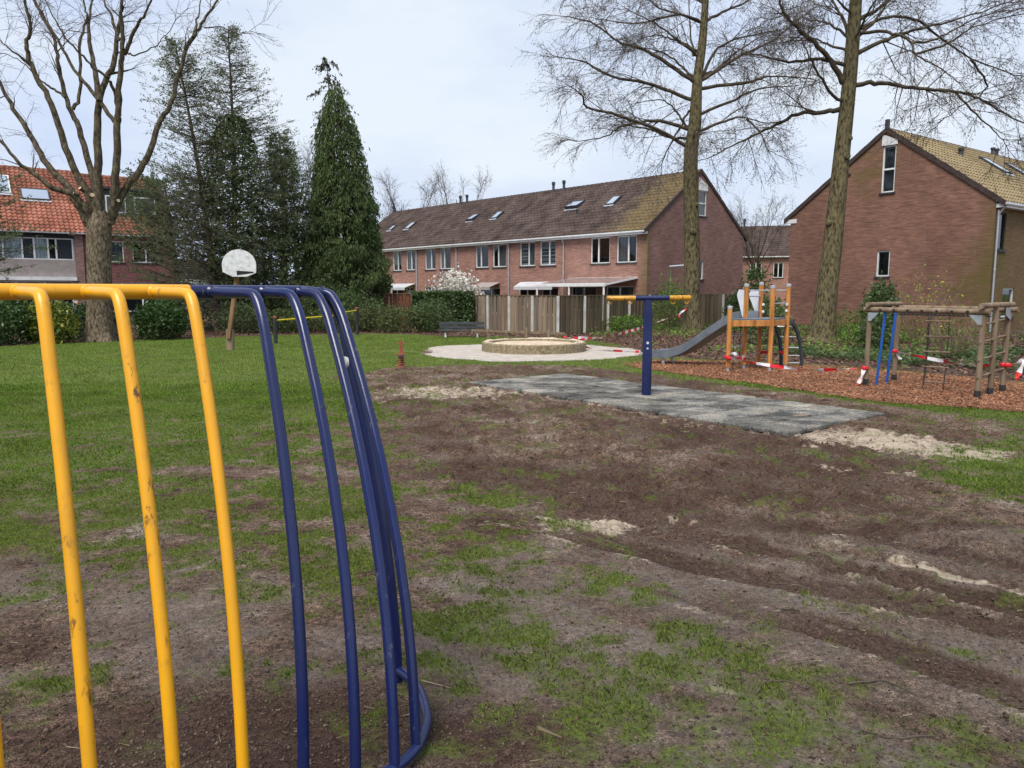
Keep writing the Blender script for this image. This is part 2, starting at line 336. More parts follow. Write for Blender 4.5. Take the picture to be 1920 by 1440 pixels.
# ------------------------------------------------------------------ ground
PAD = [(-.8, 14.15), (1.1, 15.63), (5.11, 10.56), (3.32, 8.95)]
MUD = [(-3.6, 15.2), (-2.6, 17.3), (-.5, 17.6), (1.4, 17.6), (3.0, 15.3), (5.0, 12.0), (6.2, 10.1), (5.6, 8.6), (4.4, 7.6), (3.7, 6.4), (4.6, 5.0), (4.6, 3.4), (2.6, 3.6), (1.1, 5.0), (.2, 6.0), (-.9, 6.9), (-1.2, 8.2), (-1.6, 10.5), (-2.3, 12.5)]
CHIPS = [(2.7, 17.7), (2.9, 16.9), (4.46, 14.3), (5.7, 11.75), (7.3, 10.75), (9, 10.35), (13, 10.1), (13, 12.6), (11, 13.2), (9.5, 14.0), (8.3, 16.0), (6.8, 17.6), (5.2, 18.5), (3.6, 18.9)]
BED_R = [(3.1, 20.6), (4.6, 19.3), (6.4, 18.6), (7.6, 17.3), (8.6, 16.0), (9.7, 14.3), (11, 13.5), (13, 12.9), (30, 12), (40, 30), (30, 60), (8, 60), (2.0, 31), (1.6, 28.2), (2.9, 26.3), (3.6, 23.5)]
BED_L = [(-60, 20), (-20, 22.6), (-16, 23.7), (-13.2, 26.6), (-11.7, 27.2), (-9.6, 29.9), (-5.7, 31.4), (-3.6, 30.3), (-2.9, 29.3), (-.6, 29.0), (1.6, 28.2), (2.0, 31), (8, 60), (-60, 60)]
APRON = (.52, 21.9, 3.15)
TRACKS = [[(-1.1, 6.15), (-.29, 5.67), (.3, 5.21), (1.22, 4.42), (2.0, 3.98), (2.6, 3.45), (3.4, 2.6)],
          [(.35, 6.05), (1.1, 5.25), (1.8, 4.62), (2.6, 3.95), (3.3, 3.2)],
          [(.9, 4.15), (1.6, 3.55), (2.3, 2.7)]]
def landscape(x, y):
    """grass density, sand, dark mud, litter, height for ground points"""
    x = np.asarray(x, float); y = np.asarray(y, float)
    wx = x + .5 * (fbm(x, y, .9, 3, 1) - .5); wy = y + .5 * (fbm(x, y, .9, 3, 2) - .5)
    wz = y + 1.4 * (fbm(x, y, .75, 4, 57, .6) - .5) + 2.0 * (fbm(x, y, 2.3, 4, 58, .6) - .5)
    mud = sst(-.55, .35, polysd(wx, wy, MUD))
    D = np.where(wx < -.2, .14 + .62 * sst(2.75, 4.5, wy), .40 - .10 * sst(3.2, 4.4, wy))
    bl = sst(-.7, .1, wx); Dl = .20 + .34 * sst(2.5, 5.2, wz + .12 * wx) + .2 * sst(4.8, 7.5, wz); Dr = .375 - .10 * sst(3.2, 4.2, wy) + .24 * sst(4.6, 6.2, wy)
    D = Dl * (1 - bl) + Dr * bl
    D = D + .34 * sst(8, 15.5, wy) + .08 * sst(-2.5, -5, wx)
    streak = fbm(x * .7, y * 1.3, 1.3, 4, 5, .6); D = D - .34 * sst(.52, .7, streak) * sst(13.5, 7, wy) * sst(.2, -1, wx)
    D = D - .5 * np.exp(-((x + 2.3) / 1.3) ** 2 - ((y - 7.1) / .45) ** 2) - .45 * np.exp(-((x + 1.9) / 1.3) ** 2 - ((y - 9.3) / .5) ** 2)
    D = D - .35 * np.exp(-((x + 1.0) / .7) ** 2 - ((y - 2.6) / .5) ** 2)
    D = D + .55 * (fbm(x, y, .9, 3, 46, .6) - .5) * sst(14, 8, y)
    D = D * (1 - .93 * mud)
    D = D + .5 * np.exp(-((x - 4.6) / .55) ** 2 - ((y - 6.7) / .8) ** 2) + .35 * np.exp(-((x - 4.3) / .2) ** 2 - ((y - 8.75) / .15) ** 2) + .4 * np.exp(-((x - 5.6) / .5) ** 2 - ((y - 7.9) / .6) ** 2)
    edge = polysd(x, y, CHIPS); D = np.maximum(D, 1.05 * sst(-.62, -.3, edge + .3 * (fbm(x, y, 1.5, 2, 8) - .5)) * sst(9.2, 11, y))
    sand = np.zeros_like(x); dark = np.zeros_like(x)
    sn = .5 * fbm(x, y, 2.2, 4, 9) + .5 * fbm(x, y, 6.5, 4, 10, .6); sn = (sn - .5) * 1.5 + .5
    def blob(cx, cy, rx, ry, a, st=1.):
        c, s = math.cos(a), math.sin(a); u = ((x - cx) * c + (y - cy) * s) / rx; v = (-(x - cx) * s + (y - cy) * c) / ry
        return st * sst(1.5, .3, np.hypot(u, v) + 1.3 * (sn - .5))
    for b in ((.46, 5.31, .42, .24, -.15, 1.35), (.12, 5.32, .25, .14, -.6, .7), (4.25, 8.4, 1.45, .7, -.75, 1.05), (3.7, 8.9, .6, .35, -.5, .7), (4.55, 7.75, .4, .12, -.9, 1.), (-1.1, 12.8, 1.6, .9, -.2, .82), (-1.9, 12.2, .8, .3, 0, .5),
              (2.62, 4.42, .42, .07, -.83, 1.1), (3.05, 3.95, .5, .09, -.83, 1.), (1.45, 5.05, .22, .08, -.6, .8), (-5.2, 21.8, 1.6, .35, .1, .9), (-3.2, 21.7, 1.0, .5, 0, .9), (-2.6, 22.6, 1.2, .5, 0, .7), (-.6, 18.6, .9, .25, .1, .8),
              (2.2, 4.9, .25, .1, -.5, .6), (2.35, 5.2, .1, .05, -.3, .9), (3.1, 7.2, .3, .12, -.4, .7), (3.6, 7.0, .3, .1, -.2, .7), (-2.6, 10.3, .3, .05, 0, .9), (-2.1, 11.6, .35, .06, .1, .7), (1.05, 3.85, .3, .06, -.75, .6), (2.1, 3.0, .5, .05, -.8, .6)):
        sand = np.maximum(sand, blob(*b))
    dpad, spad, _ = linesd(x, y, [(-.8, 14.1), (3.3, 8.9), (4.0, 9.5)])
    sand = np.maximum(sand, .52 * sst(.9, .1, dpad + 1.1 * (sn - .5)) * sst(9.5, 4.5, spad) )
    for b in ((2.3, 5.25, .55, .16, -.3), (2.85, 4.75, .6, .14, -.6), (3.0, 5.4, .5, .15, 0), (-1.0, 2.7, .9, .36, .3), (.5, 6.9, 1.6, .5, -.1), (2.0, 6.2, 1.2, .4, -.2), (2.2, 9.0, 1.0, .7, -.7), (-.15, 2.75, .5, .2, .2)):
        dark = np.maximum(dark, blob(*b) * .9)
    dark = np.maximum(dark, mud * sst(.35, .7, fbm(x, y, .55, 3, 12)) * .75)
    h = .05 * (fbm(x, y, .35, 3, 3) - .5) + .018 * (fbm(x, y, 3., 4, 4) - .5)
    lump = fbm(x, y, 7., 4, 6, .6); h = h + mud * (.042 * sst(.47, .66, lump) - .006) + (1 - mud) * .012 * (lump - .5)
    h = h + .016 * dark * (fbm(x, y, 16, 3, 14) - .35)
    for k, T in enumerate(TRACKS):
        d, s, q = linesd(x, y, T); q = q + .05 * (fbm(x, y, 1.5, 2, 60 + k) - .5); fade = sst(.0, .5, s) * (.35 + .65 * sst(.4, .6, fbm(s * 1.1, q * .8 + k * 3, 1., 3, 20 + k)))
        jit = fbm(x, y, 9., 3, 25 + k); chev = np.mod(s / .062 + (q - .12) * 13 + 1.5 * jit, 1.); pz = sst(.25, .55, fbm(x, y, 4.5, 3, 28 + k))
        lug = sst(.11, .03, np.abs(q - .12)) * sst(.2, .45, chev) * sst(1., .75, chev) * fade * pz
        lug2 = sst(.07, .02, np.abs(q - .33)) * sst(.3, .5, np.mod(s / .09 + q * 4 + jit, 1.)) * fade * pz * .6
        press = sst(.155, .125, np.abs(q + .08)); solid = sst(0., .4, s) * sst(.30, .48, fbm(s * .8, q * 0 + k * 5, 1., 3, 50 + k))
        rib = sst(.135, .11, np.abs(q + .08)) * (.5 + .5 * np.sin(2 * np.pi * (s / .036 + np.abs(q + .08) * 14)))
        edge2 = sst(.035, .01, np.abs(np.abs(q + .08) - .175)) * solid
        h = h + .013 * lug + .009 * lug2 - .018 * press * solid + .010 * rib * solid + .006 * edge2
        sand = np.maximum(sand, (.52 * lug + .44 * lug2 + .36 * edge2) * sst(.3, .6, sn + .1)); dark = np.maximum(dark, press * solid * (.95 - .35 * rib)); sand = sand * (1 - .8 * press * solid)
        D = D * (1 - .8 * sst(.34, .2, np.abs(q - .06)) * sst(0, .4, s))
    # long drag marks left by wheels, running down to the right
    ca, sa = math.cos(-.72), math.sin(-.72); uu, vv = x * ca + y * sa, -x * sa + y * ca
    drag = fbm(uu * .35, vv * 5.5, 1., 4, 66, .65); zone = sst(-.3, .8, x) * sst(6.4, 5.2, y + .15 * x)
    sand = np.maximum(sand, .60 * zone * sst(.55, .7, drag) * sst(.3, .6, sn)); dark = np.maximum(dark, .38 * zone * sst(.47, .33, drag)); h = h + .012 * zone * (drag - .5)
    tone = np.clip(zone * (.55 + 1.1 * (drag - .5) * 2) + .8 * sst(5.2, 3.6, wz) * sst(2.4, 3.0, wz) * sst(.42, .58, fbm(x, y, 1.6, 4, 39, .6)), 0, 1) * (1 - .85 * np.clip(dark, 0, 1))
    lit = np.maximum(sst(-.25, .25, polysd(wx, wy, BED_R)), sst(-.25, .25, polysd(wx, wy, BED_L)))
    ap = np.hypot(x - APRON[0], (y - APRON[1])) - APRON[2]
    inside = np.maximum(np.maximum(polysd(x, y, PAD), edge), -ap)
    D = np.where(inside > 0, 0, np.clip(D, 0, 1.2)) * (1 - lit)
    low = sst(-.12, .06, inside); h = h * (1 - low) - .05 * low
    h = h * sst(60, 30, np.hypot(x, y))
    far = sst(45, 60, y); D = D * (1 - far) + far
    landscape.tone = tone
    return D, np.clip(sand, 0, 1), np.clip(dark, 0, 1), lit, h
def grassnoise(x, y):
    n = .42 * fbm(x, y, 2.6, 4, 31, .6) + .58 * fbm(x, y, 8.5, 4, 33, .65)
    return np.clip((n - .5) * 2.9 + .5, 0, 1)
def axis(lo, hi, segs):
    v = [segs[0][0]]
    for a, b, st in segs:
        k = max(1, round((b - a) / st)); v += [a + (b - a) * (i + 1) / k for i in range(k)]
    st = segs[-1][2]; p = v[-1]
    while p < hi: st *= 1.35; p += st; v.append(p)
    st = segs[0][2]; p = v[0]; pre = []
    while p > lo: st *= 1.35; p -= st; pre.append(p)
    return np.array(pre[::-1] + v)
gx = axis(-500, 500, [(-20, -5, .14), (-5, -2.6, .05), (-2.6, 3.6, .025), (3.6, 6.5, .05), (6.5, 14, .14)])
gy = axis(-60, 900, [(2.1, 6.6, .02), (6.6, 10, .035), (10, 18, .07), (18, 34, .2)])
X, Y = np.meshgrid(gx, gy); gD, gS, gK, gL, gH = landscape(X.ravel(), Y.ravel())
gT = landscape.tone.copy()
gg = sst(-.32, .26, gD - grassnoise(X.ravel(), Y.ravel()))
idx = np.arange(X.size).reshape(X.shape)
F = np.stack([idx[:-1, :-1], idx[:-1, 1:], idx[1:, 1:], idx[1:, :-1]], -1).reshape(-1, 4)
gme = npmesh('ground', np.stack([X.ravel(), Y.ravel(), gH], -1), F)
at = gme.color_attributes.new('cover', 'FLOAT_COLOR', 'POINT')
at.data.foreach_set('color', np.stack([gg, gS, gK, gL], -1).astype(np.float32).ravel())
at = gme.color_attributes.new('tone', 'FLOAT_COLOR', 'POINT'); at.data.foreach_set('color', np.stack([gT, gT, gT, gT], -1).astype(np.float32).ravel())
def groundmat():
    m, nt, b = mk('trampled_ground', .95, .12)
    a = nt.nodes.new('ShaderNodeVertexColor'); a.layer_name = 'cover'
    sp = nt.nodes.new('ShaderNodeSeparateColor'); nt.links.new(a.outputs[0], sp.inputs[0])
    g, s, k, l = sp.outputs[0], sp.outputs[1], sp.outputs[2], a.outputs['Alpha']
    soil = ramp(nt, noise(nt, 1.6, 8, rough=.62), [(.34, (.074, .044, .031)), (.46, (.125, .08, .057)), (.58, (.18, .128, .097)), (.68, (.26, .21, .17))])
    soil = mix(nt, 1., soil, ramp(nt, noise(nt, 30, 7, rough=.78), [(.36, .35), (.5, .95), (.64, 1.75)]), 'MULTIPLY')
    soil = mix(nt, 1., soil, ramp(nt, noise(nt, 7, 7, rough=.7), [(.36, .6), (.5, 1.), (.64, 1.35)]), 'MULTIPLY')
    grit = ramp(nt, noise(nt, 130, 3, rough=.6), [(.36, .45), (.5, 1.), (.64, 1.6)])
    soil = mix(nt, 1., soil, grit, 'MULTIPLY')
    fib = ramp(nt, noise(nt, 60, 4, stretch=(1, .35, 1), dist=1.5, rough=.7), [(.60, 0.), (.70, .35)])
    soil = mix(nt, fib, soil, (.30, .255, .2))
    tn = nt.nodes.new('ShaderNodeVertexColor'); tn.layer_name = 'tone'
    soil = mix(nt, math_(nt, 'MULTIPLY', tn.outputs[0], ramp(nt, noise(nt, 5, 8, rough=.7), [(.3, .25), (.62, .95)])), soil, mix(nt, 1., (.205, .168, .142), ramp(nt, noise(nt, 34, 7, rough=.78), [(.36, .42), (.5, 1.), (.64, 1.5)]), 'MULTIPLY'))
    darkc = mix(nt, 1., (.070, .040, .030), ramp(nt, noise(nt, 32, 7, rough=.78), [(.36, .35), (.5, .95), (.64, 1.9)]), 'MULTIPLY')
    soil = mix(nt, math_(nt, 'MULTIPLY', k, ramp(nt, noise(nt, 7, 5), [(.3, .35), (.6, 1.)])), soil, darkc)
    soil = mix(nt, .35, soil, mix(nt, 1., soil, grit, 'MULTIPLY'))
    sandc = mix(nt, noise(nt, 18, 5), (.34, .265, .19), (.68, .57, .44))
    sf = math_(nt, 'MULTIPLY', math_(nt, 'SUBTRACT', math_(nt, 'ADD', s, math_(nt, 'MULTIPLY', ramp(nt, noise(nt, 9, 9, rough=.78), [(.36, 0.), (.64, 1.)]), .85)), .93), 2.0, True)
    soil = mix(nt, sf, soil, sandc)
    grn = ramp(nt, noise(nt, 24, 7, rough=.78), [(.36, (.05, .065, .016)), (.5, (.11, .17, .022)), (.64, (.19, .25, .042))])
    grn = mix(nt, ramp(nt, noise(nt, .8, 4), [(.4, 0.), (.75, .4)]), grn, (.12, .11, .045))
    gf = math_(nt, 'MULTIPLY', g, ramp(nt, noise(nt, 30, 6, rough=.78), [(.38, .3), (.56, .95)]))
    c = mix(nt, gf, soil, grn)
    lit = ramp(nt, noise(nt, 9, 7, rough=.7), [(.3, (.035, .024, .018)), (.5, (.10, .064, .046)), (.72, (.18, .125, .09))])
    c = mix(nt, l, c, lit); nt.links.new(c, b.inputs['Base Color'])
    hh = math_(nt, 'ADD', noise(nt, 28, 8, rough=.75), math_(nt, 'MULTIPLY', noise(nt, 110, 4, rough=.7), .35))
    hh = math_(nt, 'ADD', hh, math_(nt, 'MULTIPLY', noise(nt, 8, 6, rough=.65), 1.6))
    bump(nt, b, hh, 1., .035); return m
MT['ground'] = groundmat()
ground = link('ground', gme, 'ground', None, True, 'structure'); ground['label'] = 'trampled muddy grass of the play field'

# grass blades
def blades(name, label, m, x0, x1, y0, y1, dens, h0, h1, w, straw=False, seed=1, fade=.0001):
    rg = np.random.default_rng(seed)
    n = int((x1 - x0) * (y1 - y0) * dens); x = rg.uniform(x0, x1, n); y = rg.uniform(y0, y1, n)
    k = (np.abs(x) < .72 * y + .5); x, y = x[k], y[k]
    D, S, K, L, H = landscape(x, y); gn = grassnoise(x, y)
    if straw: keep = (rg.random(len(x)) < .35 * sst(.12, -.25, D - gn)) & (S < .5) & (L < .3) & (polysd(x, y, PAD) < 0) & (polysd(x, y, CHIPS) < 0) & (np.hypot(x - APRON[0], y - APRON[1]) > APRON[2])
    else: keep = (rg.random(len(x)) < (sst(-.10, .22, D - gn) * .75 + .25 * sst(-.42, .1, D - gn))) & (D > .04)
    keep &= rg.random(len(x)) < sst(y0 - .1, y0 + fade, y) * sst(y1 + .1, y1 - fade, y)
    x, y, H = x[keep], y[keep], H[keep]; n = len(x)
    if straw:
        L = rg.gamma(2., .006, n) + .004; az = rg.uniform(0, 6.283, n); dx, dy = np.cos(az) * L, np.sin(az) * L; px, py = -np.sin(az) * w, np.cos(az) * w; z = H + .005 + .004 * rg.random(n)
        V = np.stack([np.stack([x + sx * dx + sy * px, y + sx * dy + sy * py, z + sx * .2 * L * rg.normal(0, .4, n)], -1) for sx, sy in ((-1, -1), (1, -1), (1, 1), (-1, 1))], 1).reshape(-1, 3)
        return tag(link(name, npmesh(name, V, np.arange(4 * n).reshape(n, 4)), m, None, False, 'stuff'), label, 'grass')
    hh = rg.uniform(h0, h1, n) * (.6 + .7 * fbm(x, y, 1.7, 2, 40)); az = rg.uniform(0, 6.283, n); ln = rg.uniform(.15, 1.1, n) if not straw else rg.uniform(1.5, 4, n)
    dx, dy = np.cos(az), np.sin(az); px, py = -dy, dx; ww = w * rg.uniform(.6, 1.3, n)
    base = np.stack([x, y, H - .004], -1); sd = np.stack([px * ww, py * ww, 0 * ww], -1)
    le = np.hypot(1, ln); tip = base + np.stack([dx * ln, dy * ln, np.ones(n)], -1) * (hh / le)[:, None]
    mid = base + np.stack([dx * ln * .3, dy * ln * .3, np.full(n, .62)], -1) * (hh / le)[:, None]
    if y0 > 10: V = np.stack([base - sd, base + sd, tip], 1).reshape(-1, 3); F = np.arange(3 * n).reshape(n, 3)
    else: V = np.stack([base - sd, base + sd, mid + sd * .7, tip, mid - sd * .7], 1).reshape(-1, 3); F = np.arange(5 * n).reshape(n, 5)
    o = link(name, npmesh(name, V, F), m, None, False, 'stuff'); return tag(o, label, 'grass')
blades('grass', 'patchy short grass tufts on the bare foreground soil', 'grass_near', -4.6, 5, 2.2, 6.8, 8800, .01, .032, .0016, seed=2, fade=1.2)
blades('grass', 'worn lawn grass in the middle of the field', 'grass', -9.5, 9, 5.6, 14.5, 2500, .014, .042, .0033, seed=3, fade=1.4)
blades('grass', 'green lawn at the back in front of the shrubs', 'grass', -19, 9, 11.5, 31, 600, .022, .06, .008, seed=4, fade=2.6)
blades('dry_grass', 'dry straw lying on the bare soil', 'straw', -4.5, 5.5, 2.2, 6.5, 260, .02, .06, .0007, True, seed=5)

# crumbs of earth and twigs lying on the mud
def clods():
    rg = np.random.default_rng(8); n = 70000; y = 2.3 + 9 * rg.random(n) ** 2.2; x = rg.uniform(-.72, .72, n) * y
    D, S, K, L, H = landscape(x, y); keep = (D < .55) & (polysd(x, y, PAD) < 0) & (polysd(x, y, CHIPS) < 0) & (rg.random(n) < .22 + .4 * K); x, y, H = x[keep], y[keep], H[keep]; n = len(x)
    s = np.minimum(rg.gamma(1.4, .0022, n) + .0022, .012) * (.75 + .06 * y); oc = np.array([(1, 0, 0), (0, 1, 0), (-1, 0, 0), (0, -1, 0), (0, 0, .8), (0, 0, -.6)], float)
    V = oc[None] * s[:, None, None] * rg.uniform(.6, 1.4, (n, 6, 1)); a = rg.uniform(0, 6.28, n); c, sn = np.cos(a), np.sin(a)
    V = np.stack([V[..., 0] * c[:, None] - V[..., 1] * sn[:, None], V[..., 0] * sn[:, None] + V[..., 1] * c[:, None], V[..., 2]], -1)
    V = V + np.stack([x, y, H + s * .2], -1)[:, None]; T = np.array([(0, 1, 4), (1, 2, 4), (2, 3, 4), (3, 0, 4), (1, 0, 5), (2, 1, 5), (3, 2, 5), (0, 3, 5)])
    F = (T[None] + 6 * np.arange(n)[:, None, None]).reshape(-1, 3)
    tag(link('earth_crumbs', npmesh('earth_crumbs', V.reshape(-1, 3), F), 'crumb', None, False, 'stuff'), 'crumbs of dark earth on the churned mud', 'soil')
clods()
def gh(x, y): return float(landscape(np.array([x]), np.array([y]))[4][0])
TW = [('curved bare twig lying on the soil right of the tube frame', [(1.03, 3.02), (1.1, 3.12), (1.2, 3.12), (1.27, 3.06)]), ('forked twig lying on the bare soil in the right foreground', [(1.45, 3.1), (1.62, 3.12), (1.68, 3.05), (1.8, 2.95)]),
      ('short pale stick near the foot of the blue tube end', [(-.17, 3.2), (-.15, 3.15), (-.13, 3.1)]), ('thin twig on the grass between the yellow bars', [(-1.52, 4.35), (-1.45, 4.33), (-1.38, 4.26)]),
      ('straight dark twig in the bottom right corner of the soil', [(1.35, 2.75), (1.45, 2.7), (1.62, 2.72)])]
for lb, pts in TW:
    p = smoothpath([(a, b, gh(a, b) + .008) for a, b in pts], 5); p = [p[0]] + [q + np.array([random.uniform(-.006, .006), random.uniform(-.006, .006), 0]) for q in p[1:]]; mb = MB(); mb.tube(p, [.0034 - .002 * i / len(p) for i in range(len(p))], 6)
    tag(mb.build('twig', 'twig', None, True), lb, 'twig')

# rubber paving tiles
pa = bpy.data.objects.new('rubber_paving', None); COL.objects.link(pa); pa.location = (2.1, 12.3, 0); tag(pa, 'rectangle of grey rubber safety tiles under the spinner', kind='structure')
MT['rubber_tile'] = None
def tilepad():
    m, nt, b = mk('worn_rubber_tile', .95, .04)
    oi = nt.nodes.new('ShaderNodeObjectInfo')
    base = ramp(nt, noise(nt, 1.3, 10, rough=.74, stretch=(1, 1.3, 1)), [(.37, (.045, .046, .044)), (.46, (.11, .108, .10)), (.54, (.19, .18, .158)), (.68, (.29, .262, .215))])
    base = mix(nt, 1., base, ramp(nt, oi.outputs['Random'], [(0, .6), (1, 1.35)]), 'MULTIPLY')
    base = mix(nt, 1., base, ramp(nt, noise(nt, 40, 6, rough=.7), [(.38, .5), (.62, 1.5)]), 'MULTIPLY')
    base = mix(nt, ramp(nt, noise(nt, 1.4, 5), [(.64, 0.), (.74, .8)]), base, (.40, .29, .17))
    nt.links.new(base, b.inputs['Base Color']); bump(nt, b, noise(nt, 60, 5), .4, .006); return m
MT['rubber_tile'] = tilepad()
pA, pB, pC = Vector((-.8, 14.15, 0)), Vector((1.1, 15.63, 0)), Vector((3.32, 8.95, 0))
eu, ev = (pB - pA), (pC - pA); NU, NV = 5, 13
LU, LV = eu.length / NU, ev.length / NV; eu.normalize(); ev.normalize()
def slab(a, b, h, bev):
    mb = MB(); p = [(bev, bev), (a - bev, bev), (a - bev, b - bev), (bev, b - bev)]; q = [(0, 0), (a, 0), (a, b), (0, b)]
    vs = [(x, y, 0) for x, y in q] + [(x, y, h - bev) for x, y in q] + [(x, y, h) for x, y in p]
    fs = [(8, 9, 10, 11)] + [(4 * r + i, 4 * r + (i + 1) % 4, 4 * r + 4 + (i + 1) % 4, 4 * r + 4 + i) for r in (0, 1) for i in range(4)]
    me = bpy.data.meshes.new('tile'); me.from_pydata(vs, [], fs); return me
tm = slab(LU - .028, LV - .028, .05, .016); tm.materials.append(MT['rubber_tile'])
rot = Matrix((eu, ev, Vector((0, 0, 1)))).transposed().to_4x4()
for i in range(NU):
    for j in range(NV):
        o = bpy.data.objects.new('tile', tm); COL.objects.link(o); o.parent = pa
        o.matrix_local = Matrix.Translation(pA + eu * (i * LU + .006) + ev * (j * LV + .006) + Vector((0, 0, -.022 + random.uniform(-.004, .005))) - pa.location) @ rot @ Matrix.Rotation(random.uniform(-.006, .006), 4, 'X')

# concrete apron and sandpit
def disc(name, cx, cy, r, z, m, jit, n=90, parent=None, sy=1.):
    mb = MB(); vs = [(cx, cy, z)]; ring = []
    for k in range(n):
        a = 2 * math.pi * k / n; q = r * (1 + jit * (fbm(np.array([math.cos(a) * 2.5]), np.array([math.sin(a) * 2.5]), 1.3, 3, 50)[0] - .5)); vs.append((cx + q * math.cos(a), cy + q * sy * math.sin(a), z))
    for k in range(n): vs.append((vs[1 + k][0], vs[1 + k][1], -.1))
    mb.add(vs, [(0, 1 + k, 1 + (k + 1) % n) for k in range(n)] + [(1 + k, 1 + n + k, 1 + n + (k + 1) % n, 1 + (k + 1) % n) for k in range(n)])
    return mb.build(name, m, parent)
ap = disc('concrete_apron', APRON[0], APRON[1], APRON[2], .004, 'concrete', .34, 160); tag(ap, 'pale sandy paving around the round sandpit', kind='structure')
sp_ = thing('sandpit', (.64, 22.1, 0), 'round raised concrete sandpit with sand-strewn rim', 'sandpit')
SC = (.64, 22.1)
for k in range(8):
    a0 = 2 * math.pi * (k + .3 + .002) / 8; a1 = 2 * math.pi * (k + .3 + .998) / 8; mb = MB(); pr = [(1.52, -.04), (1.52, .235), (1.50, .26), (1.28, .265), (1.26, .24), (1.26, -.04)]; ns = 9; vs = []
    for i in range(ns):
        a = a0 + (a1 - a0) * i / (ns - 1); vs += [(SC[0] + r * math.cos(a), SC[1] + r * math.sin(a), z) for r, z in pr]
    n6 = len(pr); mb.add(vs, [(i * n6 + j, i * n6 + j + 1, (i + 1) * n6 + j + 1, (i + 1) * n6 + j) for i in range(ns - 1) for j in range(n6 - 1)] + [tuple(range(n6)), tuple(range((ns - 1) * n6, ns * n6))[::-1]])
    mb.build('rim_block', 'sandpit', sp_)
def sandtop():
    rg = np.random.default_rng(5); nr, na = 14, 60; vs = []
    for i in range(nr):
        for k in range(na):
            r = 1.27 * (i + .001) / (nr - 1); a = 2 * math.pi * k / na; x, y = SC[0] + r * math.cos(a), SC[1] + r * math.sin(a)
            vs.append((x, y, .15 + .09 * float(fbm(np.array([x]), np.array([y]), 1.6, 3, 61)[0])))
    fs = [(i * na + k, i * na + (k + 1) % na, (i + 1) * na + (k + 1) % na, (i + 1) * na + k) for i in range(nr - 1) for k in range(na)]
    MB().add(vs, fs).build('sand', 'sand', sp_, True)
    nr, na = 5, 150; vs = []     # sand spilled over the rim
    for i in range(nr):
        for k in range(na):
            a = 2 * math.pi * k / na; r = 1.27 + .21 * i / (nr - 1); nz = float(fbm(np.array([math.cos(a) * 4]), np.array([math.sin(a) * 4 + r * 3]), 1.5, 4, 63, .6)[0])
            vs.append((SC[0] + r * math.cos(a), SC[1] + r * math.sin(a), .235 + .10 * nz - .10 * (2 * i / (nr - 1) - 1) ** 2 * .5))
    MB().add(vs, [(i * na + k, i * na + (k + 1) % na, (i + 1) * na + (k + 1) % na, (i + 1) * na + k) for i in range(nr - 1) for k in range(na)]).build('spilled_sand', 'sand', sp_, True)
sandtop()

# wood chip bed
def chipbed():
    P = [];
    for i in range(len(CHIPS)):
        a, b = CHIPS[i], CHIPS[(i + 1) % len(CHIPS)]; n = max(2, int(math.hypot(b[0] - a[0], b[1] - a[1]) / .18))
        for k in range(n): t = k / n; P.append((a[0] + (b[0] - a[0]) * t + random.uniform(-.05, .05), a[1] + (b[1] - a[1]) * t + random.uniform(-.05, .05)))
    bm = bmesh.new(); top = [bm.verts.new((x, y, .0)) for x, y in P]; bot = [bm.verts.new((x, y, -.08)) for x, y in P]
    f = bm.faces.new(top); n = len(P)
    for i in range(n): bm.faces.new((top[i], bot[i], bot[(i + 1) % n], top[(i + 1) % n]))
    bmesh.ops.triangulate(bm, faces=[f]); me = bpy.data.meshes.new('woodchip_bed'); bm.to_mesh(me)
    MT['chipbed'] = nmat('bark_chip_bed', [(.3, (.07, .03, .017)), (.5, (.20, .095, .055)), (.72, (.34, .18, .11))], 24, 8, .95, .1, (45, 1., .03), island=None)
    tag(link('woodchip_bed', me, 'chipbed', None, False, 'structure'), 'bed of orange bark chips under the climbing sets')
    rg = np.random.default_rng(4); n = 84000; x = rg.uniform(2.5, 13, n); y = rg.uniform(10, 19, n); sd = polysd(x, y, CHIPS); k = (sd > -.04 - .22 * rg.random(n) ** 3) & (x < .72 * y + .3); x, y = x[k], y[k]; n = len(x)
    L = rg.uniform(.012, .038, n); W = L * rg.uniform(.2, .45, n); a = rg.uniform(0, 6.283, n); ti = rg.normal(0, .35, n)
    d = np.stack([np.cos(a) * np.cos(ti), np.sin(a) * np.cos(ti), np.sin(ti)], -1); s = np.stack([-np.sin(a), np.cos(a), rg.normal(0, .3, n)], -1); up = np.stack([0 * a, 0 * a, 1 + 0 * a], -1)
    c = np.stack([x, y, .004 + .03 * rg.random(n)], -1); V = np.stack([c - d * L[:, None], c + s * W[:, None], c + d * L[:, None], c - s * W[:, None] * .9, c + up * W[:, None] * .6], 1)
    T = np.array([(0, 1, 4), (1, 2, 4), (2, 3, 4), (3, 0, 4)]); F = (T[None] + 5 * np.arange(n)[:, None, None]).reshape(-1, 3)
    tag(link('bark_chips', npmesh('bark_chips', V.reshape(-1, 3), F), 'chip', None, False, 'stuff'), 'loose orange bark chips spread over the bed', 'bark')
chipbed()

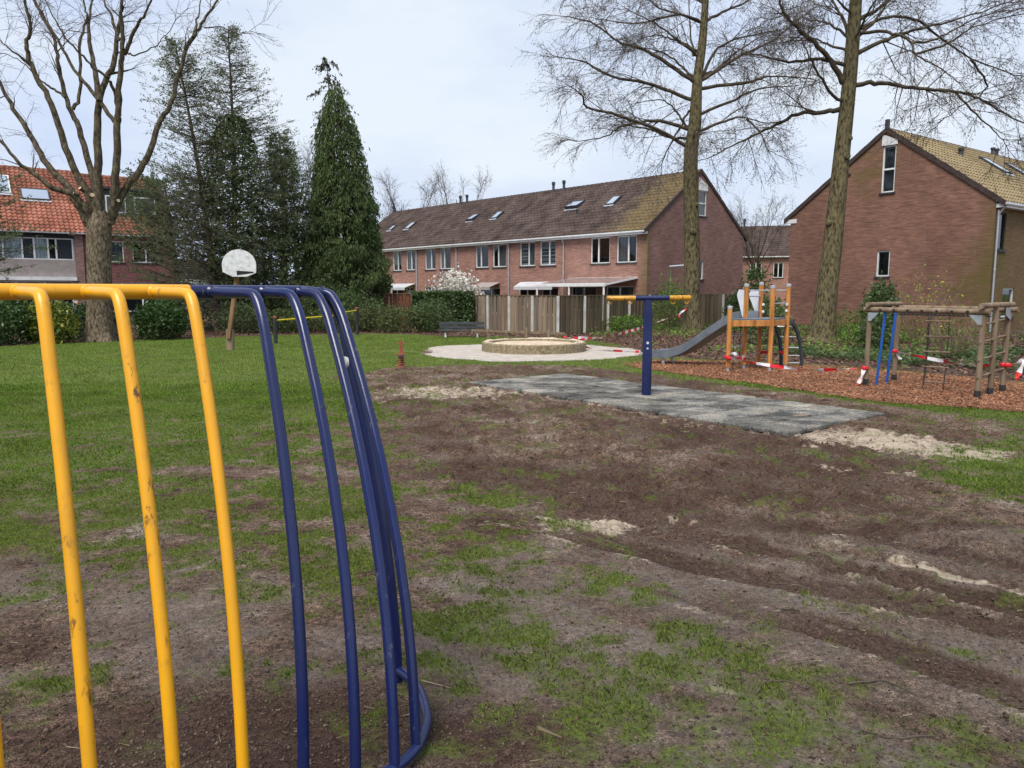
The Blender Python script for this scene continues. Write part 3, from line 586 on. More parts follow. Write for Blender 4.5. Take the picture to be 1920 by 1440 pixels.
# leaf litter and ivy on the planting beds
def scatter_leaves(name, label, m, poly_test, x0, x1, y0, y1, n, l0, l1, z0, z1, seed, cat):
    rg = np.random.default_rng(seed); x = rg.uniform(x0, x1, n); y = rg.uniform(y0, y1, n); k = poly_test(x, y) & (np.abs(x) < .75 * y + .5); x, y = x[k], y[k]; n = len(x)
    tag(leaves(name, np.stack([x, y, gh0(x, y) + rg.uniform(z0, z1, n)], -1), l0, l1, .62, m, None, rg, flat=.75, kind='stuff'), label, cat)
def gh0(x, y): return landscape(x, y)[4]
def leaves(name, C, l0, l1, asp, m, parent, rg, flat=0., axis=None, kind=None):
    """one rhombic folded leaf per centre"""
    n = len(C); L = rg.uniform(l0, l1, n)[:, None]; d = rg.normal(0, 1, (n, 3))
    if axis is not None: d = d * .45 + axis
    d[:, 2] *= (1 - flat); d /= np.linalg.norm(d, axis=1)[:, None] + 1e-9
    u = rg.normal(0, 1, (n, 3)); u[:, 2] += 3 * flat; s = np.cross(d, u); s /= np.linalg.norm(s, axis=1)[:, None] + 1e-9; nn = np.cross(s, d)
    W = L * asp * .5; V = np.stack([C - d * L * .5, C + s * W + nn * W * .3, C + d * L * .5, C - s * W + nn * W * .3], 1).reshape(-1, 3)
    o = off(parent); V = V - np.array(o); i = np.arange(n)[:, None] * 4
    F = np.concatenate([i + np.array([[0, 1, 2]]), i + np.array([[0, 2, 3]])], 1).reshape(-1, 3)
    return link(name, npmesh(name, V, F), m, parent, False, kind)
scatter_leaves('leaf_litter', 'brown fallen leaves covering the planting bed', 'litter', lambda x, y: polysd(x, y, BED_R) > 0, 1.5, 20, 13, 36, 26000, .05, .12, .0, .05, 71, 'leaves')
scatter_leaves('leaf_litter', 'brown leaf litter under the shrubs along the back', 'litter', lambda x, y: polysd(x, y, BED_L) > 0, -19, 2, 24, 36, 12000, .05, .12, .0, .05, 72, 'leaves')
scatter_leaves('ivy_ground_cover', 'low green ivy creeping over the bed behind the log climbing frame', 'ivy', lambda x, y: (polysd(x, y, BED_R) > .25) & (x > 7.0) & (y < 21.5) & (fbm(x, y, .8, 3, 77) > .5), 6, 18, 13, 22, 34000, .06, .13, .03, .2, 73, 'ivy')
scatter_leaves('weed_cover', 'fresh green weeds at the back of the bed by the trees', 'fresh', lambda x, y: (polysd(x, y, BED_R) > .3) & (fbm(x, y, .5, 3, 79) > .52) & (y > 19.5), 3, 20, 19, 36, 16000, .06, .14, .02, .22, 74, 'weeds')
# ------------------------------------------------------------------ houses
class Frame:                     # s along the long facade, w into the depth, z up
    def __init__(s, P0, d, g): s.P0 = Vector((*P0, 0)); s.d = Vector((*d, 0)); s.g = Vector((*g, 0))
    def __call__(s, a, w, z): return s.P0 + s.d * a + s.g * w + Vector((0, 0, z))
    def facade(s, w0=0.): return lambda a, z, dep=0.: s(a, w0 + dep, z)
    def back(s, w0): return lambda a, z, dep=0.: s(a, w0 - dep, z)
    def gable(s, a0=0., sign=1): return lambda w, z, dep=0.: s(a0 + sign * dep, w, z)
def wall(house, m, s0, s1, top, holes, mat, brk=(), name='wall', z0=-.1, rev=.09):
    mb = MB(); xs = sorted(set([s0, s1] + [h[0] for h in holes] + [h[1] for h in holes] + [b for b in brk if s0 < b < s1]))
    for a, b in zip(xs[:-1], xs[1:]):
        hs = sorted([h for h in holes if h[0] <= a + 1e-6 and h[1] >= b - 1e-6], key=lambda h: h[2]); z = z0
        for h in hs + [None]:
            za, zb = (h[2], h[2]) if h else (top(a), top(b))
            if max(za, zb) > z + 1e-4: mb.quad(m(a, z), m(b, z), m(b, zb), m(a, za), [(a, z), (b, z), (b, zb), (a, za)])
            if h: z = h[3]
    for h in holes:
        a, b, c, d = h[:4]
        for p, q in (((a, c), (b, c)), ((b, c), (b, d)), ((b, d), (a, d)), ((a, d), (a, c))):
            mb.quad(m(p[0], p[1], 0), m(q[0], q[1], 0), m(q[0], q[1], rev), m(p[0], p[1], rev), [(0, 0), (.05, 0), (.05, .03), (0, .03)])
    return mb.build(name, mat, house)
def window(house, m, a, b, c, d, split=(.5,), hsplit=(), inner=None, frame='white_paint', sill=True, dep=.05, fw=.065, inmat='interior', dark=None):
    mb = MB(); t0, t1 = dep, dep + .07
    mb.mbox(m, a, a + fw, c, d, t0, t1).mbox(m, b - fw, b, c, d, t0, t1).mbox(m, a + fw, b - fw, c, c + fw, t0 + .002, t1).mbox(m, a + fw, b - fw, d - fw, d, t0 + .002, t1)
    xs = [a + fw / 2] + [a + (b - a) * f for f in split] + [b - fw / 2]; zs = [c + fw / 2] + [c + (d - c) * f for f in hsplit] + [d - fw / 2]
    for x in xs[1:-1]: mb.mbox(m, x - .045, x + .045, c + fw, d - fw, t0 - .012, t1 - .01)
    for z in zs[1:-1]: mb.mbox(m, a + fw, b - fw, z - .04, z + .04, t0 - .006, t1 - .005)
    w = mb.build('window', frame, house)
    for i in range(len(xs) - 1):
        for j in range(len(zs) - 1):
            p = MB(); dp = t0 + .045; mm = 'glass'
            if dark and i in dark: mm = 'dark_panel'
            p.mbox(m, xs[i] + .03, xs[i + 1] - .03, zs[j] + .03, zs[j + 1] - .03, dp, dp + .008); p.build('pane', mm, w)
            if inner and inner[i % len(inner)]:
                MB().mbox(m, xs[i] + .02, xs[i + 1] - .02, zs[j] + .02, zs[j + 1] - .02, dp + .06, dp + .075).build('blind' if inner[i % len(inner)] == 'blind' else 'curtain', inner[i % len(inner)], w)
    if sill: MB().mbox(m, a - .06, b + .06, c - .075, c, -.06, .05).build('sill', 'lead', w)
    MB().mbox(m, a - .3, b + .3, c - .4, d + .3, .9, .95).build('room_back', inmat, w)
    return w
def tile_shape(wd, ln, amp):
    n = 6; vs = []; pr = [(i / n, amp * (math.sin(2 * math.pi * i / n) * .5 + (.55 if i in (1, 2) else 0))) for i in range(n + 1)]
    for yy, dz in ((0, .05), (ln, .0)): vs += [(x * wd, yy, z + dz + .012) for x, z in pr]
    vs += [(x * wd, .0, z - .008) for x, z in pr]; k = n + 1
    fs = [(i, i + 1, k + i + 1, k + i) for i in range(n)] + [(2 * k + i, 2 * k + i + 1, i + 1, i) for i in range(n)]
    return vs, fs
_tiles = {}
def tiled(house, fr, s0, s1, we, wr, ze, zr, mat, parts=0, wd=.3, cs=.35, amp=.035, flip=False, skip=None, name='roof', rise=.0):
    """one slope: from eave (w=we,z=ze) to ridge (w=wr,z=zr)"""
    eave = fr(s0, we, ze); up = fr(s0, wr, zr) - eave; L = up.length; up.normalize(); al = fr.d if not flip else -fr.d
    org = eave if not flip else fr(s1, we, ze)
    nrm = al.cross(up).normalized();
    if nrm.z < 0: nrm = -nrm
    base = MB(); a, b = fr(s0, we, ze), fr(s1, we, ze); c, d = fr(s1, wr, zr), fr(s0, wr, zr)
    base.hexa([p - nrm * .09 for p in (a, b, c, d)] + [p - nrm * .012 for p in (a, b, c, d)]); roof = base.build(name, 'lead', house)
    nx = max(1, round((s1 - s0) / wd)); ny = max(1, round(L / cs)); wd2 = (s1 - s0) / nx; cs2 = L / ny
    vs, fs = tile_shape(wd2 * 1.02, cs2 * 1.12, amp); rot = Matrix((al, up, nrm)).transposed()
    P = [(org + al * (i * wd2) + up * (j * cs2 - .02)) for j in range(ny) for i in range(nx)]
    if skip: P = [p for p in P if not skip((p - fr.P0).dot(fr.d) + (wd2 / 2 if not flip else -wd2 / 2), (p - fr.P0).dot(fr.g))]
    P.sort(key=lambda p: (p - Vector((0, 0, 1.7))).length)
    rng = random.Random(3)
    if parts:
        me = bpy.data.meshes.new('roof_tile'); me.from_pydata(vs, [], fs); me.materials.append(mat); o0 = off(house)
        for p in P[:parts]:
            o = bpy.data.objects.new('roof_tile', me); COL.objects.link(o); o.parent = roof
            o.matrix_local = Matrix.Translation(p - o0 + nrm * rng.uniform(0, .008)) @ rot.to_4x4() @ Matrix.Rotation(rng.uniform(-.012, .012), 4, 'Z')
    if P[parts:]:
        V0 = np.array(vs) @ np.array(rot.transposed()); Q = np.array([tuple(p) for p in P[parts:]]) + np.array(nrm) * RNG.uniform(0, .008, len(P) - parts)[:, None] - np.array(off(house))
        V = (V0[None] + Q[:, None]).reshape(-1, 3); F = (np.array(fs)[None] + len(vs) * np.arange(len(Q))[:, None, None]).reshape(-1, 4)
        link('roof_tiles', npmesh('roof_tiles', V, F), mat, roof, False, 'stuff')
    return roof, nrm, up, al
def ridge(roof, fr, s0, s1, wr, zr, mat='verge'):
    mb = MB(); n = max(1, int((s1 - s0) / .42))
    for k in range(n):
        a = s0 + (s1 - s0) * k / n; b = s0 + (s1 - s0) * (k + 1) / n
        pa_, pb = fr(a, wr, zr - .03), fr(b + .02, wr, zr - .045); prof = [(-.14, -.05), (-.1, .03), (0, .075), (.1, .03), (.14, -.05)]
        vs = [pa_ + fr.g * x + Vector((0, 0, z + .012)) for x, z in prof] + [pb + fr.g * x + Vector((0, 0, z)) for x, z in prof]
        mb.add(vs, [(i, i + 1, 6 + i, 5 + i) for i in range(4)] + [(0, 1, 2, 3, 4), (9, 8, 7, 6, 5)])
    mb.build('ridge_tiles', mat, roof)
def skylight(roof, fr, W, a, b, f0, f1, he, hr, open_=0., mat='lead'):
    we, ze = -.36, he - .05; P = lambda s, f, h: fr(s, f * W / 2, ze + (hr - ze) * (f * W / 2 - we) / (W / 2 - we)) + NRM * (h + .03)
    al = fr.d; up = (fr(0, W / 2, hr) - fr(0, we, ze)).normalized(); NRM = al.cross(up); NRM = NRM if NRM.z > 0 else -NRM
    mb = MB(); fw = .07; sl = math.hypot(W / 2, hr - he); g0, g1 = f0 + fw / sl, f1 - fw / sl
    lift = lambda f: .15 + open_ * (1 - (f - f0) / (f1 - f0))
    def bar(a0, a1, b0, b1, t=.06): mb.hexa([P(a0, b0, .03), P(a1, b0, .03), P(a1, b1, .03), P(a0, b1, .03), P(a0, b0, lift(b0)), P(a1, b0, lift(b0)), P(a1, b1, lift(b1)), P(a0, b1, lift(b1))])
    bar(a, a + fw, f0, f1); bar(b - fw, b, f0, f1); bar(a + fw, b - fw, f0, g0); bar(a + fw, b - fw, g1, f1)
    w = mb.build('roof_window', mat, roof)
    q = [P(a + fw, g0, lift(g0) - .012), P(b - fw, g0, lift(g0) - .012), P(b - fw, g1, lift(g1) - .012), P(a + fw, g1, lift(g1) - .012)]
    MB().hexa([p - NRM * .02 for p in q] + q).build('pane', 'skyglass', w)
    e = [P(a - .06, f0 - .16 / sl, .075), P(b + .06, f0 - .16 / sl, .075), P(b + .06, f0, .085), P(a - .06, f0, .085)]
    MB().hexa([p - NRM * .03 for p in e] + e).build('flashing', 'grey_metal', w)
def vent(roof, p, h=.55, r=.075, cap=True):
    mb = MB(); mb.lathe(p, [(r * 1.5, -.12), (r * 1.3, .03), (r, .08), (r, h * .72), (r * 1.35, h * .74), (r * 1.35, h * .96), (r * .9, h), (.001, h)], 12); mb.build('vent_pipe', 'lead', roof, True)
def gutter(house, fr, s0, s1, z, w=-.34, mat='white_paint'):
    mb = MB(); pr = [(-.07, .07), (-.07, -.01), (-.04, -.05), (.05, -.05), (.07, .0), (.07, .07)]
    vs = [fr(a, w + x, z + y) for a in (s0, s1) for x, y in pr]; mb.add(vs, [(i, i + 1, 7 + i, 6 + i) for i in range(5)] + [(0, 1, 2, 3, 4, 5), (11, 10, 9, 8, 7, 6)])
    mb.build('gutter', mat, house)
def downpipe(house, fr, s, z1, w=-.05, mat='grey_metal', z0=0.):
    mb = MB(); p = smoothpath([fr(s, -.30, z1), fr(s, -.28, z1 - .12), fr(s, w - .03, z1 - .42), fr(s, w - .03, z1 - .6), fr(s, w - .03, z0)], 3); mb.tube(p, .042, 8)
    for zz in (1., 2.6, 4.2): mb.lathe(fr(s, w - .03, zz), [(.043, 0), (.055, .005), (.055, .05), (.043, .055)], 8)
    mb.build('downpipe', mat, house, True)
def verge(roof, fr, s, we, wr, ze, zr, W, t=.11, mat='verge'):
    mb = MB(); sg = -1
    pts = [(we, ze), (wr, zr), (W - we, ze)]
    for (a, za), (b, zb) in zip(pts[:-1], pts[1:]):
        n = 16
        for k in range(n):
            p, q = k / n, (k + 1) / n; a0, a1 = a + (b - a) * p, a + (b - a) * q; z0_, z1_ = za + (zb - za) * p, za + (zb - za) * q; st = .03 if (k % 2) else .02
            mb.hexa([fr(s + sg * .07, a0, z0_ - .17), fr(s + .12, a0, z0_ - .17), fr(s + .12, a1, z1_ - .17), fr(s + sg * .07, a1, z1_ - .17), fr(s + sg * .07, a0, z0_ + .05 + st), fr(s + .12, a0, z0_ + .05 + st), fr(s + .12, a1, z1_ + .05 + st), fr(s + sg * .07, a1, z1_ + .05 + st)])
    mb.build('verge_tiles', mat, roof)

def lin(nt, d, P0, a, b):        # 0..1 ramp along a horizontal direction
    v = nt.nodes.new('ShaderNodeVectorMath'); v.operation = 'DOT_PRODUCT'; nt.links.new(pos(nt), v.inputs[0]); v.inputs[1].default_value = (*d, 0)
    mr = nt.nodes.new('ShaderNodeMapRange'); k = P0[0] * d[0] + P0[1] * d[1]; mr.inputs[1].default_value = k + a; mr.inputs[2].default_value = k + b
    nt.links.new(v.outputs['Value'], mr.inputs[0]); return mr.outputs[0]
# --- terraced row
rd = (-.67544, .73742); rg_ = (.73742, .67544); RP = (8.123, 46.116); FR = Frame(RP, rd, rg_); RW, RE, RR_ = 10.74, 5.4, 9.4
MT['brick_row'] = brickmat('pink_red_brick', (.32, .155, .115), (.24, .112, .088), (.31, .25, .21), [lambda nt: math_(nt, 'MULTIPLY', lin(nt, rd, RP, .9, .0), .6)])
MT['brick_row_gable'] = brickmat('purple_brown_brick', (.235, .122, .10), (.175, .09, .078), (.245, .205, .185), [lambda nt: math_(nt, 'MULTIPLY', lin(nt, rg_, RP, .55, -.1), .55)])
MT['tile_row'] = tilemat('brown_concrete_tile', [(.045, .034, .03), (.088, .064, .056), (.135, .10, .085)], (.25, .19, .085),
    lambda nt: math_(nt, 'MULTIPLY', ramp(nt, math_(nt, 'ADD', lin(nt, rd, RP, 8.5, -1.5), math_(nt, 'MULTIPLY', noise(nt, .8, 6, rough=.65), .7)), [(.84, 0.), (1.12, .9)]), ramp(nt, noise(nt, 6, 4), [(.35, .3), (.62, 1.)])))
units = [(0, 6.88), (6.88, 12.31), (12.31, 18.34), (18.34, 23.64), (23.64, 29.2), (29.2, 34.9)]
wins = [[(.83, 2.37, ('', 'curtain2')), (2.94, 4.53, ('', ''))], [(7.66, 9.16, ('blind', 'blind')), (9.67, 11.19, ('curtain3', 'blind'))], [(12.65, 14.11, ('curtain3', '')), (14.6, 16.07, ('', ''))],
        [(19.16, 20.51, ('', 'curtain3')), (21.11, 22.52, ('', 'curtain3'))], [(23.95, 25.2, ('', 'curtain3')), (25.95, 27.2, ('', 'curtain3'))], [(30.2, 31.6, ('', '')), (32.2, 33.5, ('', ''))]]
labs = ['end-of-terrace brick house with mossy roof and glass veranda behind the fence', 'brick terraced house with slatted blinds and tilted open roof window, beside the mossy end', 'middle brick terraced house with a beige awning beside the white magnolia', 'brick terraced house rising directly behind the white flowering magnolia', 'brick terraced house with pale canopy, right beside the big dark cypress', 'far end house of the brick terrace, mostly hidden by the cypress']
MT['curtain3'] = nmat('pale_drape', [(.35, (.10, .10, .105)), (.65, (.2, .2, .2))], 5, 2, .9, stretch=(2, 2, .1)); MT['curtain2'] = MT['curtain3']
sky_row = [[(4.75, 5.46, .46, .62, 0)], [(7.94, 9.1, .46, .61, .16)], [(16.28, 16.98, .43, .58, 0)], [(19.19, 19.9, .43, .58, .12)], [(27.78, 28.49, .40, .56, 0)], [(30.65, 31.2, .41, .53, 0)]]
vents_row = [[], [11.73], [12.82], [23.2], [24.1], [34.4]]
fac = FR.facade()
for i, (a, b) in enumerate(units):
    h = thing('terraced_house', FR((a + b) / 2, RW / 2, 0), labs[i], 'house', 'houses of the brick terrace')
    e = .006 if i else 0; z0 = 3.5
    holes = [(p, q, 3.49, 5.12) for p, q, _ in wins[i]]
    gw = {0: [(1.0, 3.2, .1, 2.05), (4.0, 6.2, .5, 2.05)], 1: [(7.4, 9.0, .1, 2.0), (9.6, 11.3, .6, 2.0)], 2: [(13.3, 15.3, .1, 2.0)], 3: [(19.2, 20.2, .1, 2.1), (20.9, 22.6, .8, 2.1)], 4: [(24.3, 25.3, .1, 2.1), (25.8, 27.6, .8, 2.1)], 5: [(30, 32, .6, 2.1)]}[i]
    wall(h, fac, a, b, lambda s: RE, holes + gw, 'brick_row')
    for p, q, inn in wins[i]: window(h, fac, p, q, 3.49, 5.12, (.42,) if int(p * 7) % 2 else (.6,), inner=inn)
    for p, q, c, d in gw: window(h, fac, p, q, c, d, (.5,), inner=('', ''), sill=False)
    roof, nrm, up, al = tiled(h, FR, a, b, -.36, RW / 2, RE - .05, RR_, MT['tile_row'], amp=.045, wd=.34, cs=.40, name='roof')
    bk = MB(); bk.quad(FR(a, RW / 2, RR_), FR(b, RW / 2, RR_), FR(b, RW + .3, RE - .05), FR(a, RW + .3, RE - .05)).build('back_slope', MT['tile_row'], roof)
    ridge(roof, FR, a, b, RW / 2, RR_ + .03)
    wall(h, FR.back(RW), a, b, lambda s: RE, [], 'brick_row', name='back_wall')
    gutter(h, FR, a, b, RE - .12)
    MB().mbox(fac, a, b, RE - .26, RE - .1, -.32, -.02).build('fascia', 'white_paint', h)
    for k in sky_row[i]: skylight(roof, FR, RW, k[0], k[1], k[2], k[3], RE, RR_, k[4])
    for v in vents_row[i]: vent(roof, FR(v, RW / 2 * .93, RE + (RR_ - RE) * .93), .85, .1)
    if i: downpipe(h, FR, a, RE - .1)
    top = lambda w: RR_ - .04 - (RR_ - RE + .05) * abs(w - RW / 2) / (RW / 2 + .36)
    if i == 0:
        gb = FR.gable(0., 1); gh_ = [(5.2, 6.1, 6.55, 8.15), (5.3, 5.95, 2.5, 3.72)]
        wall(h, gb, 0, RW, top, gh_, 'brick_row_gable', (RW / 2,), 'gable_wall'); window(h, gb, 5.2, 6.1, 6.55, 8.15, (), (.5,), ('curtain3',)); window(h, gb, 5.3, 5.95, 2.5, 3.72, (), ())
        MB().hexa([gb(5.15, 8.15, -.03), gb(6.15, 8.15, -.03), gb(6.15, 8.15, .05), gb(5.15, 8.15, .05), gb(5.15, 8.95, -.03), gb(6.15, 8.5, -.03), gb(6.15, 8.5, .05), gb(5.15, 8.95, .05)]).build('window_head_panel', 'white_paint', h)
        verge(roof, FR, 0, -.36, RW / 2, RE - .05, RR_ + .02, RW)
        vent(roof, FR(7.4, RW / 2 * .33, RE + (RR_ - RE) * .33), .6, .07)
        # glass veranda
        vr = MB(); A = [FR(.7, -.02, 2.55), FR(6.5, -.02, 2.55), FR(6.5, -3.0, 2.1), FR(.7, -3.0, 2.1)]
        for k in range(7):
            t = k / 6; vr.beam(A[0].lerp(A[1], t), A[3].lerp(A[2], t), .06, .1)
        vr.beam(A[3], A[2], .14, .2); vr.beam(A[0], A[1], .08, .12)
        for t in (0.02, .5, .98): p = A[3].lerp(A[2], t); vr.beam(Vector((p.x, p.y, 0)), p, .11, .11)
        ve = vr.build('veranda', 'white_paint', h); MB().hexa([p - Vector((0, 0, .01)) for p in A] + [p + Vector((0, 0, .06)) for p in A]).build('glass_roof', 'skyglass', ve)
    if i == 5: wall(h, FR.gable(34.9, -1), 0, RW, top, [], 'brick_row_gable', (RW / 2,), 'gable_wall'); verge(roof, FR, 34.9, -.36, RW / 2, RE - .05, RR_ + .02, RW)
    aw = {1: (7.3, 11.1, 'awning_cloth', .7), 2: (13.3, 15.4, 'render_beige', 1.), 4: (23.9, 27.3, 'awning_cloth', 1.1)}.get(i)
    if aw:
        p, q, mm, dp = aw; mb = MB(); n = 8
        for k in range(n):
            u0, u1 = p + (q - p) * k / n, p + (q - p) * (k + .97) / n
            mb.hexa([FR(u0, -.05, 2.35), FR(u1, -.05, 2.35), FR(u1, -dp, 2.02), FR(u0, -dp, 2.02), FR(u0, -.05, 2.39), FR(u1, -.05, 2.39), FR(u1, -dp, 2.06), FR(u0, -dp, 2.06)])
            mb.hexa([FR(u0, -dp - .02, 1.84), FR(u1, -dp - .02, 1.84), FR(u1, -dp, 1.84), FR(u0, -dp, 1.84), FR(u0, -dp - .02, 2.06), FR(u1, -dp - .02, 2.06), FR(u1, -dp, 2.06), FR(u0, -dp, 2.06)])
        mb.build('awning', mm, h)

# --- gable house on the right
hd = (.80426, .59427); hg = (-.59427, .80426); QP = (20.026, 32.065); FQ = Frame(QP, hd, hg); QW, QE, QR = 9.57, 5.4, 9.1
apex = FQ(0, QW / 2, QR)
MT['brick_right'] = brickmat('brown_red_brick', (.235, .112, .078), (.168, .08, .058), (.225, .17, .135), [sphere_mask(apex.x - 1.2, apex.y, 7.6, 1.9, 1.6, .6), sphere_mask(QP[0], QP[1], 2.0, 2.3, 1.2, .5), lambda nt: math_(nt, 'MULTIPLY', lin(nt, hg, QP, .7, -.1), .5)])
MT['tile_right'] = tilemat('mossy_yellow_tile', [(.06, .045, .035), (.13, .095, .06), (.18, .135, .085)], (.35, .275, .155), lambda nt: ramp(nt, noise(nt, .9, 7, rough=.6), [(.25, .35), (.55, .95)]))
def right_house():
    spans = [(0, 6.2), (6.2, 12.2), (12.2, 18.2)]
    lb = ['brick gable house at the right edge with mossy yellow tiled roof', 'second house of the right-hand row, under the far part of the mossy roof', 'third house of the right-hand row, at the far end of the mossy roof']
    top = lambda w: QR - .04 - (QR - QE + .05) * abs(w - QW / 2) / (QW / 2 + .36); fc = FQ.facade()
    for i, (a, b) in enumerate(spans):
        h = thing('gable_house', FQ((a + b) / 2, QW / 2, 0), lb[i], 'house', 'houses of the right-hand row')
        holes = [(.45, 1.15, 3.45, 5.0), (1.3, 2.5, .6, 1.86)] if i == 0 else [(a + 1, a + 2.4, 3.45, 4.9)]
        wall(h, fc, a, b, lambda s: QE, holes, 'brick_right')
        for q in holes: window(h, fc, *q, split=(), inner=None, frame='dark_panel' if q[2] > 3 and i == 0 else 'white_paint')
        roof, nrm, up, al = tiled(h, FQ, a, b, -.36, QW / 2, QE - .05, QR, MT['tile_right'], parts=300 if i == 0 else 0, flip=False, amp=.04)
        MB().quad(FQ(a, QW / 2, QR), FQ(b, QW / 2, QR), FQ(b, QW + .3, QE - .05), FQ(a, QW + .3, QE - .05)).build('back_slope', MT['tile_right'], roof)
        ridge(roof, FQ, a, b, QW / 2, QR + .03); gutter(h, FQ, a, b, QE - .1)
        wall(h, FQ.back(QW), a, b, lambda s: QE, [], 'brick_right', name='back_wall')
        MB().mbox(fc, a, b, QE - .24, QE - .08, -.32, -.02).build('fascia', 'white_paint', h)
        if i == 0:
            gb = FQ.gable(0., 1); g = [(4.3, 4.92, 6.24, 8.35), (4.31, 4.93, 2.41, 3.6)]
            wall(h, gb, 0, QW, top, g, 'brick_right', (QW / 2,), 'gable_wall')
            window(h, gb, *g[0], split=(), hsplit=(.5,)); window(h, gb, *g[1], split=())
            MB().hexa([gb(4.25, 8.36, -.03), gb(4.97, 8.36, -.03), gb(4.97, 8.36, .05), gb(4.25, 8.36, .05), gb(4.25, 8.56, -.03), gb(4.97, 8.88, -.03), gb(4.97, 8.88, .05), gb(4.25, 8.56, .05)]).build('window_head_panel', 'white_paint', h)
            verge(roof, FQ, 0, -.36, QW / 2, QE - .05, QR + .02, QW)
            MB().box(apex.x - .08, apex.x + .08, apex.y - .08, apex.y + .08, QR, QR + .42).build('ridge_finial', 'lead', roof)
            vent(roof, FQ(4.4, QW / 2 * .72, QE + (QR - QE) * .72), .5, .1)
            downpipe(h, FQ, .12, QE - .12)
            MB().mbox(FQ.gable(0, 1), QW - .35, QW + .38, QE - .22, QE - .02, -.04, .1).build('eave_corner', 'white_paint', h)
        if i == 1: skylight(roof, FQ, QW, 6.6, 7.5, .50, .76, QE, QR); skylight(roof, FQ, QW, 9.6, 10.4, .55, .76, QE, QR); [vent(roof, FQ(v, QW / 2, QR), .4, .09) for v in (11.2, 11.7)]
        if i == 2: wall(h, FQ.gable(18.2, -1), 0, QW, top, [], 'brick_right', (QW / 2,), 'gable_wall')
right_house()

